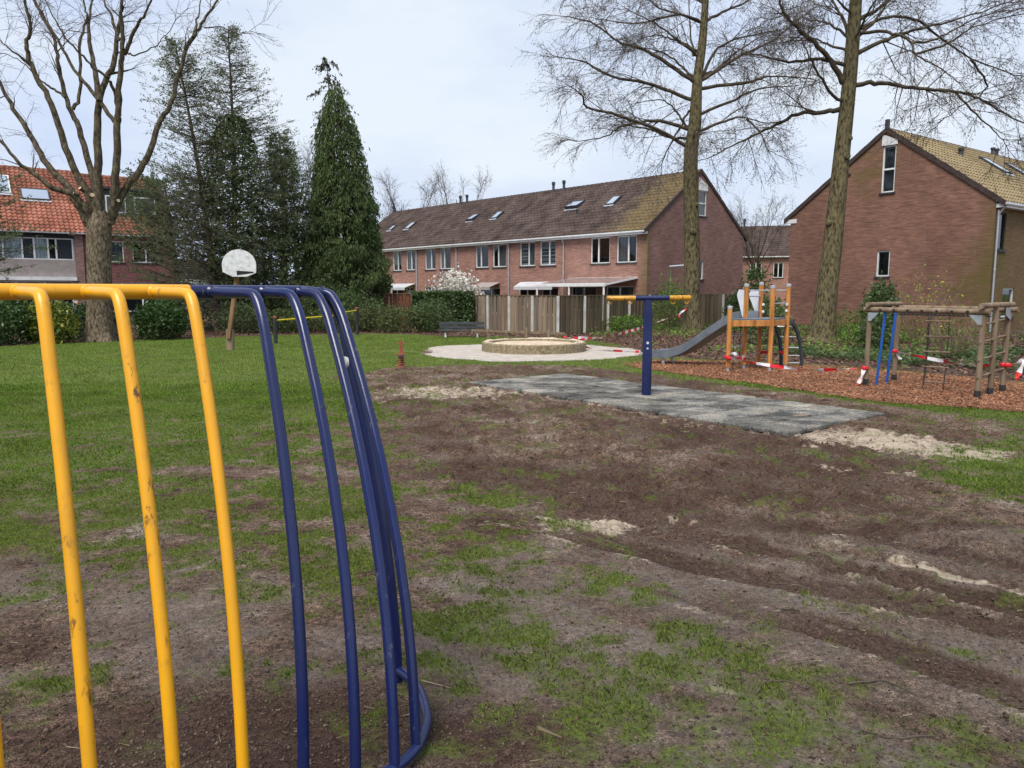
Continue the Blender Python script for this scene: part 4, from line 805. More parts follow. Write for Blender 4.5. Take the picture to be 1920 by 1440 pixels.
# --- houses with the red pantile roof on the left
SP = (-30.58, 46.116); FS = Frame(SP, hd, hg); SW, SE_, SR = 9.5, 5.4, 9.75
MT['brick_left'] = brickmat('dark_red_brick', (.20, .075, .07), (.15, .058, .056), (.19, .13, .12)); MT['brick_pier'] = brickmat('brown_pier_brick', (.26, .15, .13), (.2, .11, .10), (.25, .2, .18))
MT['tile_red'] = tilemat('orange_red_pantile', [(.17, .06, .04), (.30, .115, .075), (.42, .185, .125)], (.15, .085, .055), lambda nt: ramp(nt, noise(nt, 1.4, 6, rough=.65), [(.5, 0.), (.72, .7)]))
MT['tile_red_dull'] = tilemat('weathered_red_pantile', [(.14, .05, .035), (.24, .085, .055), (.33, .13, .085)], (.12, .075, .05), lambda nt: ramp(nt, noise(nt, 1.4, 6, rough=.65), [(.4, 0.), (.65, .8)]))
def left_houses():
    fc = FS.facade(); top = lambda w: SR - .16 - (SR - SE_ + .05) * abs(w - SW / 2) / (SW / 2 + .38)
    # unit with the wide window band
    h = thing('pantile_house', FS(.9, SW / 2, 0), 'house with bright red pantile roof and a wide white-framed window band at the left edge', 'house')
    wb = (-2.4, 3.75, 3.67, 5.0)
    wall(h, fc, -3.2, 3.85, lambda s: SE_, [wb, (-2.4, 3.6, .2, 2.35)], 'render_beige')
    window(h, fc, *wb, split=(.15, .4, .56, .66, .78, .85), inner=('curtain', 'curtain', 'curtain', '', 'curtain', '', ''), dark=(3, 6), sill=False, dep=.0)
    window(h, fc, -2.4, 3.6, .2, 2.35, split=(.25, .5, .75), sill=False)
    MB().mbox(fc, -3.2, 3.83, 5.0, 5.34, -.035, -.005).build('dark_fascia_board', 'dark_panel', h); MB().mbox(fc, -3.2, 3.83, 2.4, 2.62, -.25, -.01).build('white_ledge', 'white_paint', h)
    wall(h, FS.facade(-.12), 3.85, 4.3, lambda s: SE_, [], 'brick_pier', name='brick_pier'); MB().mbox(fc, 3.87, 4.28, -.1, 5.35, -.115, -.003).build('pier_core', 'brick_pier', h)
    roof, *_ = tiled(h, FS, -3.2, 4.58, -.38, SW / 2, SE_ - .05, SR, MT['tile_red'], parts=300, amp=.05, wd=.27, cs=.34)
    MB().quad(FS(-3.2, SW / 2, SR), FS(4.58, SW / 2, SR), FS(4.58, SW, SE_), FS(-3.2, SW, SE_)).build('back_slope', MT['tile_red'], roof)
    ridge(roof, FS, -3.2, 4.58, SW / 2, SR + .03, MT['tile_red_dull']); gutter(h, FS, -3.2, 4.4, SE_ - .08, mat='white_paint')
    skylight(roof, FS, SW, 1.35, 2.9, .42, .60, SE_, SR); skylight(roof, FS, SW, -.5, .85, .5, .8, SE_, SR, mat='white_paint')
    wall(h, FS.gable(-3.2, 1), 0, SW, top, [], 'brick_left', (SW / 2,), 'gable_wall'); wall(h, FS.back(SW), -3.2, 4.58, lambda s: SE_, [], 'brick_left', name='back_wall')
    # unit with the dormer
    h = thing('pantile_house', FS(7.2, SW / 2, 0), 'dark red brick house with a green-clad dormer behind the pollarded tree', 'house')
    hs = [(5.7, 6.62, 3.6, 4.95), (7.13, 8.75, 3.6, 4.98), (5.4, 8.8, .4, 2.3)]
    wall(h, fc, 4.3, 9.8, lambda s: SE_, hs, 'brick_left'); window(h, fc, *hs[0], split=(), inner=('curtain3',)); window(h, fc, *hs[1], split=(.5,), inner=('', '')); window(h, fc, *hs[2], split=(.3, .65), sill=True)
    roof, *_ = tiled(h, FS, 4.58, 9.85, -.38, SW / 2, SE_ - .05, SR - .12, MT['tile_red_dull'], parts=300, amp=.05, wd=.27, cs=.34)
    MB().quad(FS(4.58, SW / 2, SR - .12), FS(9.85, SW / 2, SR - .12), FS(9.85, SW, SE_), FS(4.58, SW, SE_)).build('back_slope', MT['tile_red_dull'], roof)
    ridge(roof, FS, 4.58, 9.85, SW / 2, SR - .09, MT['tile_red_dull']); gutter(h, FS, 4.4, 9.9, SE_ - .08); verge(roof, FS, 9.85, -.3, SW / 2, SE_, SR - .1, SW)
    dm = MB(); dm.mbox(fc, 5.5, 9.3, 6.45, 8.35, 1.15, 4.3); d = dm.build('dormer', 'green_clad', roof); MB().mbox(fc, 5.35, 9.45, 8.35, 8.5, 1.0, 4.3).build('dormer_roof', 'lead', d)
    fd = FS.facade(1.1)
    for a, b in ((5.9, 7.1), (7.6, 8.9)):
        mb = MB(); mb.mbox(fd, a, b, 6.85, 7.95, -.0, .045); mb.build('dormer_window', 'white_paint', d); MB().mbox(fd, a + .08, b - .08, 6.93, 7.87, -.02, -.004).build('dormer_pane', 'glass_dark', d)
    downpipe(h, FS, 9.7, SE_ - .1)
    wall(h, FS.gable(9.8, -1), 0, SW, top, [], 'brick_left', (SW / 2,), 'gable_wall'); wall(h, FS.back(SW), 4.58, 9.8, lambda s: SE_, [], 'brick_left', name='back_wall')
_gd, _nt, _b = mk('dark_glass', .06, .6); _b.inputs['Base Color'].default_value = (.03, .036, .04, 1); MT['glass_dark'] = _gd
left_houses()

# --- far houses in the gaps
def far_house(x, y, d, L, W, he, hr, label, wl, brick='brick_row', tile='tile_row', z=0., garage=False):
    g = (-d[1], d[0]); fr = Frame((x, y), d, g); h = thing('far_house', fr(L / 2, W / 2, 0), label, 'house'); top = lambda w: he + (hr - he) * (1 - abs(w - W / 2) / (W / 2))
    wall(h, fr.facade(), 0, L, lambda s: he, wl, brick); [window(h, fr.facade(), *q, split=(.5,)) for q in wl]
    wall(h, fr.back(W), 0, L, lambda s: he, [], brick, name='back_wall')
    for s, k in ((0, 1), (L, -1)):
        gh2 = [(W / 2 - .8, W / 2 + .8, he * .78, he * .78 + 1.1)] if garage and s == 0 else []
        wall(h, fr.gable(s, k), 0, W, top, gh2, brick, (W / 2,), 'gable_wall'); [window(h, fr.gable(s, k), *q, split=(.5,)) for q in gh2]
    roof, *_ = tiled(h, fr, 0, L, -.3, W / 2, he - .05, hr, MT[tile], cs=.4, wd=.4, name='roof'); tiled(h, Frame(tuple(fr(0, W, 0))[:2], d, (-g[0], -g[1])), 0, L, -.3, W / 2, he - .05, hr, MT[tile], cs=.4, wd=.4, name='back_slope')
    ridge(roof, fr, 0, L, W / 2, hr + .03); gutter(h, fr, 0, L, he - .1); return h, fr, roof
h, fr, rf = far_house(16.0, 86.0, (.96, -.28), 22, 9, 5.5, 9.0, 'distant brick house seen in the gap between the terrace and the gable house', [(8.0, 9.0, 3.3, 4.8), (10.2, 11.4, 3.2, 4.8), (12.6, 13.6, 3.2, 4.8), (14.6, 15.6, 3.2, 4.8)])
vent(rf, fr(9.5, 4.5, 9.0), .9, .12)
h, fr, rf = far_house(-30.4, 70, (.30, .95), 10, 5.6, 2.7, 4.75, 'small distant brick gable house behind the conifers', [], garage=True)
ga = thing('garage', (-29.3, 66.5, 0), 'low white distant garage in front of the small gable house', 'garage'); MB().box(-31.2, -27.0, 65, 68, 0, 2.2).build('wall', 'brick_row', ga); MB().box(-31.3, -26.9, 64.8, 68.1, 2.2, 2.75).build('fascia', 'white_paint', ga); MB().box(-30.6, -28.2, 64.95, 65.02, .05, 2.0).build('door', 'dark_panel', ga)
# ------------------------------------------------------------------ tube frame in the foreground
def tube_frame():
    t = thing('tube_frame', (-.95, 2.7, 0), 'yellow and blue bent steel tube play frame in the near foreground', 'play frame')
    A, B = Vector((-2.05, 1.97, 1.70)), Vector((-.80, 3.30, 1.695)); dr = (B - A).normalized(); at_ = lambda f: Vector((-1.65, 2.4, 1.70)) + Vector((.85, .9, 0)) * f
    cut = at_(.515)
    MB().tube([A, cut], .027, 20).build('top_rail', 'yellow', t, True)
    foot = Vector((-.506, 3.17, -.03)); s0 = at_(1.055) + Vector((.03, -.03, -.22)); n_ = Vector((.75, -.66, 0))
    end = [cut + dr * .001, at_(.7), at_(.88), at_(.95) + Vector((0, 0, -.006)), at_(1.015) + Vector((0, 0, -.035)), at_(1.05) + Vector((.008, -.008, -.11)), s0]
    p = smoothpath([tuple(q) for q in end] + [tuple(s0.lerp(foot, k) + n_ * .065 * 4 * k * (1 - k)) for k in (.12, .25, .4, .55, .7, .85, 1.)], 6)
    o = MB().tube(p, .026, 20).build('top_rail', 'blue', t, True); o['label'] = 'blue end of the rail bending down to the ground'
    q = min(p, key=lambda w: abs(w[2] - 1.40)); cm = MB(); c = Vector(q) + Vector((-.02, -.012, 0)); n = Vector((-.85, -.5, 0)).normalized(); cm.tube([c - n * .004, c + n * .009], .026, 20); cm.build('white_cap', 'white_cap', t)
    rail = [(-1.5, 1.68, .05), (-1.34, 1.82, .05), (-1.17, 1.96, .05), (-1.005, 2.10, .05), (-.85, 2.23, .05), (-.69, 2.33, .05), (-.53, 2.39, .05), (-.42, 2.46, .05), (-.36, 2.555, .05), (-.335, 2.66, .05), (-.335, 2.80, .05), (-.40, 3.02, .05), (-.5, 3.16, .05)]
    MB().tube(smoothpath(rail, 6), .02, 14).build('base_rail', 'blue', t, True)
    ribs = [  # start fraction on rail, bend xy, foot xy, outward bow
        (-.11, (-1.58, 2.14), (-1.33, 1.82), .03, 'yellow'), (.063, (-1.415, 2.30), (-1.17, 1.96), .035, 'yellow'), (.228, (-1.255, 2.44), (-1.005, 2.10), .055, 'yellow'), (.405, (-1.09, 2.60), (-.85, 2.23), .065, 'yellow'),
        (.577, (-.92, 2.765), (-.69, 2.33), .08, 'blue'), (.75, (-.845, 2.965), (-.53, 2.39), .10, 'blue'), (.88, (-.785, 3.13), (-.41, 2.47), .11, 'blue'), (.965, (-.752, 3.235), (-.35, 2.59), .115, 'blue')]
    for f, b, g, bow, m in ribs:
        s = at_(f); bb = Vector((*b, 1.693)); gg = Vector((*g, .05)); h = bb - s; L = h.length; e = .075 if m == 'yellow' else .10; n_ = Vector((.75, -.66, 0)); hn = h.normalized()
        leg = lambda k: bb.lerp(gg, k) + n_ * bow * 4 * k * (1 - k)
        pts = [s, s + h * .5, bb - hn * e * .55] if L > e * 1.2 else [s, s + h * .4]
        pts += [bb - hn * e * .12 + Vector((0, 0, -e * .14)), leg(e * .5), leg(.12), leg(.22)]
        P = smoothpath([tuple(q) for q in pts], 6) + [tuple(leg(k)) for k in (.3, .4, .5, .6, .7, .8, .9, 1)]
        MB().tube(P, .0195, 16).build('bar', m, t, True)
        w = MB(); w.tube([s + hn * .024, s + hn * .034], [.026, .0205], 14); w.build('weld_collar', m, t, True)
tube_frame()

# ------------------------------------------------------------------ spinner
def spinner():
    x, y = 2.2, 12.32; t = thing('spinner', (x, y, 0), 'blue T-shaped hanging spinner with yellow handlebar ends on the rubber tiles', 'spinner')
    MB().lathe((x, y, 0), [(.078, .0), (.078, .9), (.074, .92), (.073, 1.3), (.066, 1.5), (.062, 1.57), (.001, 1.575)], 24).build('post', 'blue', t, True)
    a, z = Vector((-.68, .0, 1.60)), 0
    L = lambda k: Vector((x - .67 + 1.35 * k, y + .03 - .06 * k, 1.592 + .012 * k))
    MB().tube([L(.345), L(.745)], .042, 18).build('crossbar', 'blue', t, True)
    for k0, k1 in ((0, .344), (.746, 1)):
        MB().tube([L(k0), L(k0 + .008), L(k0 + .012), L(k1)] if k0 == 0 else [L(k0), L(k1 - .012), L(k1 - .008), L(k1)], [.028, .040, .043, .043] if k0 == 0 else [.043, .043, .040, .028], 18).build('handle', 'yellow_worn', t, True)
    for k in (.035, .28, .79, .95):
        c = L(k); MB().tube(smoothpath([c + Vector((-.03, 0, -.035)), c + Vector((-.028, 0, -.075)), c + Vector((0, 0, -.09)), c + Vector((.028, 0, -.075)), c + Vector((.03, 0, -.035))], 4), .009, 8).build('grip_loop', 'yellow_worn', t, True)
    for z, w in ((.88, .022), (.79, .016)):
        MB().tube([(x - .01, y - .075, z), (x - .01, y - .083, z)], w, 12).build('sticker', 'panel_grey', t)
MT['yellow_worn'] = paint('worn_yellow_enamel', (.62, .30, .01), (.13, .06, .015), .4, .5)
spinner()

# ------------------------------------------------------------------ slide tower
def tower():
    t = thing('slide_tower', (5.3, 16.7, 0), 'orange wooden play tower with grey slide on the bark chips', 'play tower')
    posts = [((4.62, 16.16), 1.37), ((5.13, 16.72), 1.84), ((5.63, 17.27), 1.88), ((5.55, 16.27), 1.80), ((6.09, 16.84), 1.84)]
    for (x, y), h in posts:
        p = MB().beam((x, y, .1), (x, y, h), .095, .095, ch=.28).build('post', 'orange_wood', t); MB().lathe((x, y, h), [(.054, -.03), (.054, .02), (.035, .035), (.001, .036)], 12).build('cap', 'grey_metal', p, True); MB().tube([(x, y, -.05), (x, y, .11)], .032, 10).build('steel_foot', 'grey_metal', p, True)
    Pn = [Vector((*p[0], 0)) for p in posts]
    def rail(i, j, z, w, h, m='orange_wood', nm='beam'):
        a, b = Pn[i], Pn[j]; d = (b - a).normalized(); MB().beam(a + d * .048 + Vector((0, 0, z)), b - d * .048 + Vector((0, 0, z)), w, h).build(nm, m, t)
    rail(0, 1, 1.03, .05, .13); rail(1, 3, 1.03, .05, .13); rail(3, 4, 1.03, .05, .13); rail(1, 2, 1.03, .05, .13); rail(2, 4, 1.03, .05, .13); rail(0, 3, 1.03, .05, .13)
    fl = MB(); q = [Pn[0], Pn[3], Pn[4], Pn[2], Pn[1]]; fl.add([(*p.xy, 1.10) for p in q] + [(*p.xy, 1.128) for p in q], [(0, 1, 2, 3, 4)[::-1], (5, 6, 7, 8, 9)] + [(i, (i + 1) % 5, 5 + (i + 1) % 5, 5 + i) for i in range(5)]); fl.build('platform', 'slide_steel', t)
    for i, j, z in ((1, 2, 1.60), (1, 4, 1.73), (3, 4, 1.45)): MB().tube([Pn[i] + Vector((0, 0, z)), Pn[j] + Vector((0, 0, z))], .014, 10).build('guard_bar', 'grey_metal', t, True)
    def wing(b, out, sc=.9, nm='side_panel'):
        pr = [(0, 1.74), (.18, 1.75), (.24, 1.66), (.23, 1.58), (.15, 1.42), (.06, 1.2), (.02, 1.14), (0, 1.14)]; d = out.normalized(); nx = Vector((-d.y, d.x, 0)) * .011
        pr = [(u * sc, z) for u, z in pr]; vs = [b + d * u + Vector((0, 0, z)) - nx for u, z in pr] + [b + d * u + Vector((0, 0, z)) + nx for u, z in pr]; k = len(pr)
        MB().add(vs, [tuple(range(k)), tuple(range(k, 2 * k))[::-1]] + [(i, (i + 1) % k, k + (i + 1) % k, k + i) for i in range(k)]).build(nm, 'panel_grey', t)
    so = Vector((-.85, .5, 0)).normalized(); wing(Pn[1] + so * .05, so, .62); wing(Pn[2] + so * .05, so * 1.0); 
    # slide: starts between posts 2 and 3
    c0 = (Pn[1] + Pn[2]) / 2; wv = (Pn[2] - Pn[1]).normalized()
    path = [(0, 1.14), (.25, 1.13), (.45, 1.05), (.8, .82), (1.2, .53), (1.5, .34), (1.8, .245), (2.05, .215), (2.3, .20)]
    P = [c0 + so * u + Vector((0, 0, z)) for u, z in [(a[0], a[1]) for a in smoothpath([(u, z, 0) for u, z in path], 4)]]
    hw = .27; sec = [(-hw - .03, .12), (-hw, .13), (-hw + .03, .0), (hw - .03, .0), (hw, .13), (hw + .03, .12), (hw + .025, -.07), (-hw - .025, -.07)]; k = len(sec); vs = []
    for p in P: vs += [p + wv * u + Vector((0, 0, z)) for u, z in sec]
    MB().add(vs, [(i * k + j, i * k + (j + 1) % k, (i + 1) * k + (j + 1) % k, (i + 1) * k + j) for i in range(len(P) - 1) for j in range(k)] + [tuple(range(k)), tuple(range((len(P) - 1) * k, len(P) * k))[::-1]]).build('slide', 'slide_steel', t)
    for s_ in (-1, 1): e = c0 + so * 1.95 + wv * .2 * s_; MB().beam((e.x, e.y, -.05), (e.x, e.y, .17), .07, .07).build('slide_foot', 'grey_metal', t)
    # steps under the low post, side
    for z in (.28, .52, .76): MB().tube([Pn[0] + Vector((.03, .03, z)), Pn[1] + Vector((-.03, -.03, z))], .013, 8).build('rung', 'grey_metal', t, True)
    for f in (.3, .7): b = Pn[0].lerp(Pn[1], f); MB().tube([b + Vector((0, 0, -.03)), b + Vector((0, 0, 1.0))], .008, 6).build('rope', 'rope', t, True)
    # curved ladder on the far right
    arcs = []
    for b, f in ((Vector((5.88, 17.15, 0)), Vector((6.16, 17.3, 0))), (Vector((6.22, 16.95, 0)), Vector((6.60, 17.25, 0)))):
        d = f - b; P = smoothpath([b + Vector((0, 0, 1.04)), b + d * .22 + Vector((0, 0, .98)), b + d * .55 + Vector((0, 0, .80)), b + d * .85 + Vector((0, 0, .5)), f + Vector((0, 0, .2)), f + Vector((0, 0, -.04))], 5); mb = MB()
        for p, q in zip(P[:-1], P[1:]): mb.beam(p, Vector(q) + (Vector(q) - Vector(p)) * .05, .05, .085, up=(d.x, d.y, .01))
        mb.build('curved_stile', 'dark_plastic', t); arcs.append(P)
    for i in (7, 12, 16, 19, 22): MB().tube([arcs[0][i], arcs[1][i]], .014, 8).build('rung', 'grey_metal', t, True)
    for z in (1.28, 1.42): MB().lathe((6.04, 16.78, z), [(.001, -.035), (.03, -.02), (.035, 0), (.03, .02), (.001, .035)], 10).build('climbing_knob', 'white_cap', t, True); 
    for z in (1.25, 1.41): MB().lathe((5.66, 17.18, z), [(.001, -.035), (.03, -.02), (.035, 0), (.03, .02), (.001, .035)], 10).build('climbing_knob', 'white_cap', t, True)
tower()

# ------------------------------------------------------------------ log climbing frame
def log_frame():
    t = thing('log_climbing_frame', (7.4, 13.3, 0), 'weathered log climbing frame with rope ladder and blue poles', 'climbing frame')
    A, B, C, D, E_ = (Vector((*p, 0)) for p in ((6.45, 13.74), (7.34, 14.49), (7.48, 12.09), (7.92, 12.47), (8.37, 12.85)))
    Z = lambda z: Vector((0, 0, z))
    for p, h in ((A, 1.33), (B, 1.35), (C, 1.33), (D, 1.49), (E_, 1.49)):
        o = MB().tube(smoothpath([p + Z(-.05), p + Z(.5) + Vector((.004, .003, 0)), p + Z(h)], 4), .044, 14).build('post', 'old_wood', t, True); MB().lathe(p, [(.047, -.02), (.049, .0), (.049, .12), (.046, .125)], 14).build('rubber_sleeve', 'rubber', o, True)
    def log(a, b, r=.05, nm='log_beam'): return MB().tube([a, a.lerp(b, .5) + Z(.004), b], r, 12).build(nm, 'old_wood', t, True)
    u = (C - A).normalized(); v = (B - A).normalized()
    log(A - u * .1 + Z(1.38), C + u * .1 + Z(1.38), .046); log(B - u * .1 + Z(1.40), E_ + u * .15 + Z(1.40), .046); log(C - v * .12 + Z(1.475), E_ + v * .2 + Z(1.485), .046); log(A - v * .1 + Z(1.47), B + v * .1 + Z(1.475), .04)
    for k in range(7): p = (A + u * (.22 + .25 * k)).xy.to_3d() + Z(1.38); MB().tube([p - v * .056, p - v * .044], .022, 10).build('bolt_cap', 'rubber', t)
    for p, s_ in ((A, 1), (C, -1)):
        a = p - v * .052; vs = [a + Z(1.33), a + u * s_ * .20 + Z(1.33), a + u * s_ * .05 + Z(1.18), a + Z(1.18)]; MB().add(vs + [q + v * .008 for q in vs], [(0, 1, 2, 3), (7, 6, 5, 4)] + [(i, (i + 1) % 4, 4 + (i + 1) % 4, 4 + i) for i in range(4)]).build('corner_plate', 'plate_grey', t)
    a = E_ + u * .052; vs = [a + Z(1.44), a - v * .25 + Z(1.44), a - v * .25 + Z(1.31), a + Z(1.22)]; MB().add(vs + [q - u * .008 for q in vs], [(0, 1, 2, 3), (7, 6, 5, 4)] + [(i, (i + 1) % 4, 4 + (i + 1) % 4, 4 + i) for i in range(4)]).build('corner_plate', 'plate_grey', t)
    for p, tp in (((6.64, 13.74), A + u * .28), ((6.93, 13.95), A + u * .28 + v * .42)): MB().tube([(*p, -.05), (tp.x + .02, tp.y, 1.37)], .024, 12).build('blue_pole', 'blue_pole', t, True)
    # rope ladder
    r0 = [Vector((7.12, 13.02, 0)), Vector((7.34, 12.78, 0))]
    for p in r0: MB().tube(smoothpath([p + Z(.05) + Vector((-.02, 0, 0)), p + Z(.5), p + Z(.9) + Vector((.008, 0, 0)), p + Z(1.37)], 4), .0085, 8).build('rope', 'rope', t, True)
    MB().tube(smoothpath([r0[0] + Z(.1), r0[0] + Vector((.02, .0, .5)), r0[0] + Vector((.03, 0, 1.37))], 4), .007, 8).build('rope', 'rope', t, True)
    for z in (.16, .42, .68, .94, 1.20): MB().tube([r0[0] + (r0[0] - r0[1]) * .15 + Z(z), r0[1] - (r0[0] - r0[1]) * .15 + Z(z + .006)], .014, 10).build('rung', 'old_wood', t, True)
    # rope net rolled along the beam
    for k in range(3):
        P = [B + (E_ - B) * .02 + (A - B) * .3 + (E_ - B) * (.9 * i / 24) + Vector((0, 0, 1.30 + .022 * math.sin(i * 1.9 + k * 2.1))) + v * .03 * math.cos(i * 1.9 + k * 2.1) for i in range(25)]
        MB().tube(smoothpath(P, 2), .009, 6).build('net_rope', 'rope', t, True)
    for p, q in ((C, D), (D, E_)):
        for i, z in enumerate((.34, .62, .90, 1.18)): MB().tube([p - v * .06 + Z(z + (.0 if p is C else .04)), q + v * .06 + Z(z + .03 + (.0 if p is C else .04))], .017, 10).build('rung', 'old_wood', t, True)
log_frame()

# ------------------------------------------------------------------ barrier tape
def tape(label, pts, w=.07, tails=()):
    def rib(P, tw):
        mb = MB(); P = [Vector(p) for p in smoothpath(P, 6)]; l = 0; vs = []; us = []
        for i, p in enumerate(P):
            t = (P[min(i + 1, len(P) - 1)] - P[max(i - 1, 0)]).normalized(); a = tw[0] + (tw[1] - tw[0]) * i / len(P) + .7 * math.sin(i * .55 + tw[0]); side = Vector((-t.y, t.x, 0)); side = side.normalized() if side.length > .05 else Vector((0, 1, 0))
            upv = side.cross(t).normalized(); d = upv * math.cos(a) + side * math.sin(a); k = w / 2 * (.55 + .45 * abs(math.sin(i * .37 + tw[1]))); vs += [p - d * k, p + d * k]
            if i: l += (p - P[i - 1]).length
            us.append(l / .6)
        mb.add(vs, [(2 * i, 2 * i + 2, 2 * i + 3, 2 * i + 1) for i in range(len(P) - 1)], [[(us[i], 0), (us[i + 1], 0), (us[i + 1], 1), (us[i], 1)] for i in range(len(P) - 1)]); return mb
    o = thing('barrier_tape', pts[0], label, 'barrier tape', 'red and white barrier tape around the play sets'); rib(pts, (.1, 1.4)).build('ribbon', 'tape', o)
    for tl in tails: rib(tl, (.4, .9)).build('tape_tail', 'tape', o)
    for p in (pts[0], pts[-1]):
        c = Vector(p); mb = MB(); mb.lathe(c, [(.05, -.035), (.062, -.01), (.058, .02), (.05, .035)], 10); mb.uv = [[(.7, 0)] * 4 for _ in mb.f]; mb.build('knot', 'tape', o)
tape('red and white tape running from the sandpit up to the bare tree behind it', [(2.15, 23.05, .27), (3.6, 25.2, .32), (5.2, 28.2, .52), (6.5, 30.6, .74), (7.36, 32.3, .95)], .1, [[(7.3, 32.25, .92), (7.1, 32.2, .8), (7.05, 32.2, .62)]])
tape('tangled red and white tape hanging off the sandpit rim onto the paving', [(1.62, 23.2, .32), (1.95, 22.95, .2), (2.3, 22.3, .05), (2.9, 21.6, .03), (3.5, 21.2, .03)], .09, [[(1.6, 23.2, .3), (1.9, 23.5, .28), (2.4, 23.7, .28), (2.9, 24.0, .25)]])
tape('red and white tape tied between the tower posts', [(4.58, 16.12, .32), (4.9, 16.4, .27), (5.2, 16.7, .29), (5.65, 17.2, .33), (6.1, 17.1, .34)], .08, [[(4.58, 16.12, .32), (4.7, 16.1, .4), (4.8, 16.05, .35), (4.95, 16.0, .28)]])
tape('long red and white tape stretched from the tower to the log climbing frame', [(4.62, 16.1, .30), (5.1, 15.7, .22), (5.7, 15.1, .17), (6.0, 14.6, .2), (6.25, 14.1, .27), (6.40, 13.70, .33)], .07, [[(6.38, 13.68, .33), (6.34, 13.66, .2), (6.27, 13.64, .06), (6.24, 13.64, .01)]])
tape('red and white tape strung across inside the log climbing frame', [(7.30, 14.44, .58), (7.6, 14.1, .5), (7.9, 13.6, .44), (8.1, 13.2, .42), (8.35, 12.85, .47)], .065, [[(7.30, 14.42, .57), (7.36, 14.4, .47), (7.4, 14.4, .42)]])
tape('loose red and white tape end hanging at the right edge by the ladder posts', [(8.40, 12.80, .47), (8.53, 12.72, .52), (8.62, 12.66, .62)], .085, [[(8.62, 12.66, .62), (8.55, 12.64, .5), (8.47, 12.62, .33), (8.44, 12.6, .24)]])

# ------------------------------------------------------------------ small furniture
def bench():
    t = thing('park_bench', (-1.9, 28.7, 0), 'dark grey slatted park bench between the hedge and the sandpit', 'bench')
    for z, y in ((.50, 29.02), (.36, 28.98)): MB().beam((-2.76, y, z), (-1.05, y, z), .04, .115).build('backrest_slat', 'bench', t)
    for y in (28.54, 28.69, 28.84): MB().beam((-2.76, y, .25), (-1.05, y, .25), .12, .04).build('seat_slat', 'bench', t)
    for x in (-2.5, -1.3):
        MB().beam((x, 28.56, -.03), (x, 28.58, .23), .07, .07).build('leg', 'concrete_post', t); MB().beam((x, 28.88, -.03), (x, 29.05, .52), .05, .05).build('leg', 'bench', t); MB().beam((x, 28.5, .213), (x, 28.9, .213), .05, .03).build('seat_support', 'bench', t)
bench()
def low_fence():
    t = thing('low_rail_fence', (.6, 27.6, 0), 'low old timber rail on short posts behind the sandpit', 'fence')
    for x, y, h in ((-.85, 27.9, .34), (-.1, 27.7, .3), (.5, 27.3, .42), (1.3, 27.1, .36)): MB().beam((x, y, -.05), (x, y, h), .12, .1).build('post', 'old_wood', t)
    MB().beam((-1.5, 28.1, .28), (.45, 27.38, .25), .045, .09).build('rail', 'old_wood', t); MB().beam((.55, 27.36, .24), (1.9, 26.95, .22), .045, .09).build('rail', 'old_wood', t)
low_fence()
def basket():
    x, y = -8.22, 22.11; t = thing('basketball_hoop', (x, y, 0), 'worn white fan-shaped basketball board on a leaning wooden post', 'basketball hoop')
    tp = Vector((x + .33, y - .05, 2.3)); MB().beam((x, y, -.05), (x + .02, y, .62), .20, .16).build('post_base', 'old_wood', t); MB().beam((x + .0, y - .08, .35), tp, .11, .13).build('post', 'brown_post', t)
    cx, cy = x + .43, y - .2; pr = [(-.455, 2.26), (-.2, 2.13), (.2, 2.13), (.455, 2.24), (.47, 2.45)] + [(.47 * math.cos(a), 2.45 + .45 * math.sin(a)) for a in [R(k) for k in range(12, 180, 12)]] + [(-.47, 2.45)]
    k = len(pr); th = .03; d = Vector((.98, .18, 0)); n = Vector((.18, -.98, 0)); c = Vector((cx, cy, 0))
    vs = [c + d * u + Vector((0, 0, z)) for u, z in pr] + [c + d * u + Vector((0, 0, z)) - n * th for u, z in pr]
    MB().add(vs, [tuple(range(k)), tuple(range(k, 2 * k))[::-1]] + [(i, (i + 1) % k, k + (i + 1) % k, k + i) for i in range(k)]).build('backboard', 'board_white', t)
    w = c + n * .004; q = [w + d * u + Vector((0, 0, z)) for u, z in ((-.07, 2.17), (.40, 2.24), (.38, 2.27), (-.07, 2.30))]; MB().add(q + [p + n * .003 for p in q], [(0, 1, 2, 3), (4, 5, 6, 7)] + [(i, (i + 1) % 4, 4 + (i + 1) % 4, 4 + i) for i in range(4)]).build('painted_mark', 'rubber', t)
    MB().beam(tp + Vector((-.02, 0, -.12)), c + Vector((0, .02, 2.35)), .06, .06).build('bracket', 'brown_post', t)
MT['brown_post'] = nmat('brown_square_timber', [(.3, (.14, .078, .036)), (.7, (.27, .16, .08))], 8, 6, .8, .2, (30, .4, .005), (1, 1, .15))
basket()
def bars():
    t = thing('tumble_bars', (-6.9, 26.8, 0), 'black-posted gymnastics bars with yellow rails beyond the tube frame', 'gymnastics bars')
    P = [(-7.82, 25.1), (-6.45, 27.6), (-6.13, 30.1)]; H = (.86, 1.0, 1.06)
    for (x, y), h in zip(P, H): o = MB().tube([(x, y, -.05), (x, y, h)], .065, 14).build('post', 'black_post', t, True); MB().lathe((x, y, h), [(.067, -.02), (.067, .02), (.04, .035), (.001, .037)], 14).build('cap', 'red_paint', o, True)
    MB().tube([(*P[0], .76), (*P[1], .84)], .025, 10).build('bar', 'bar_yellow', t, True); MB().tube([(*P[1], .9), (*P[2], .97)], .025, 10).build('bar', 'bar_yellow', t, True)
bars()
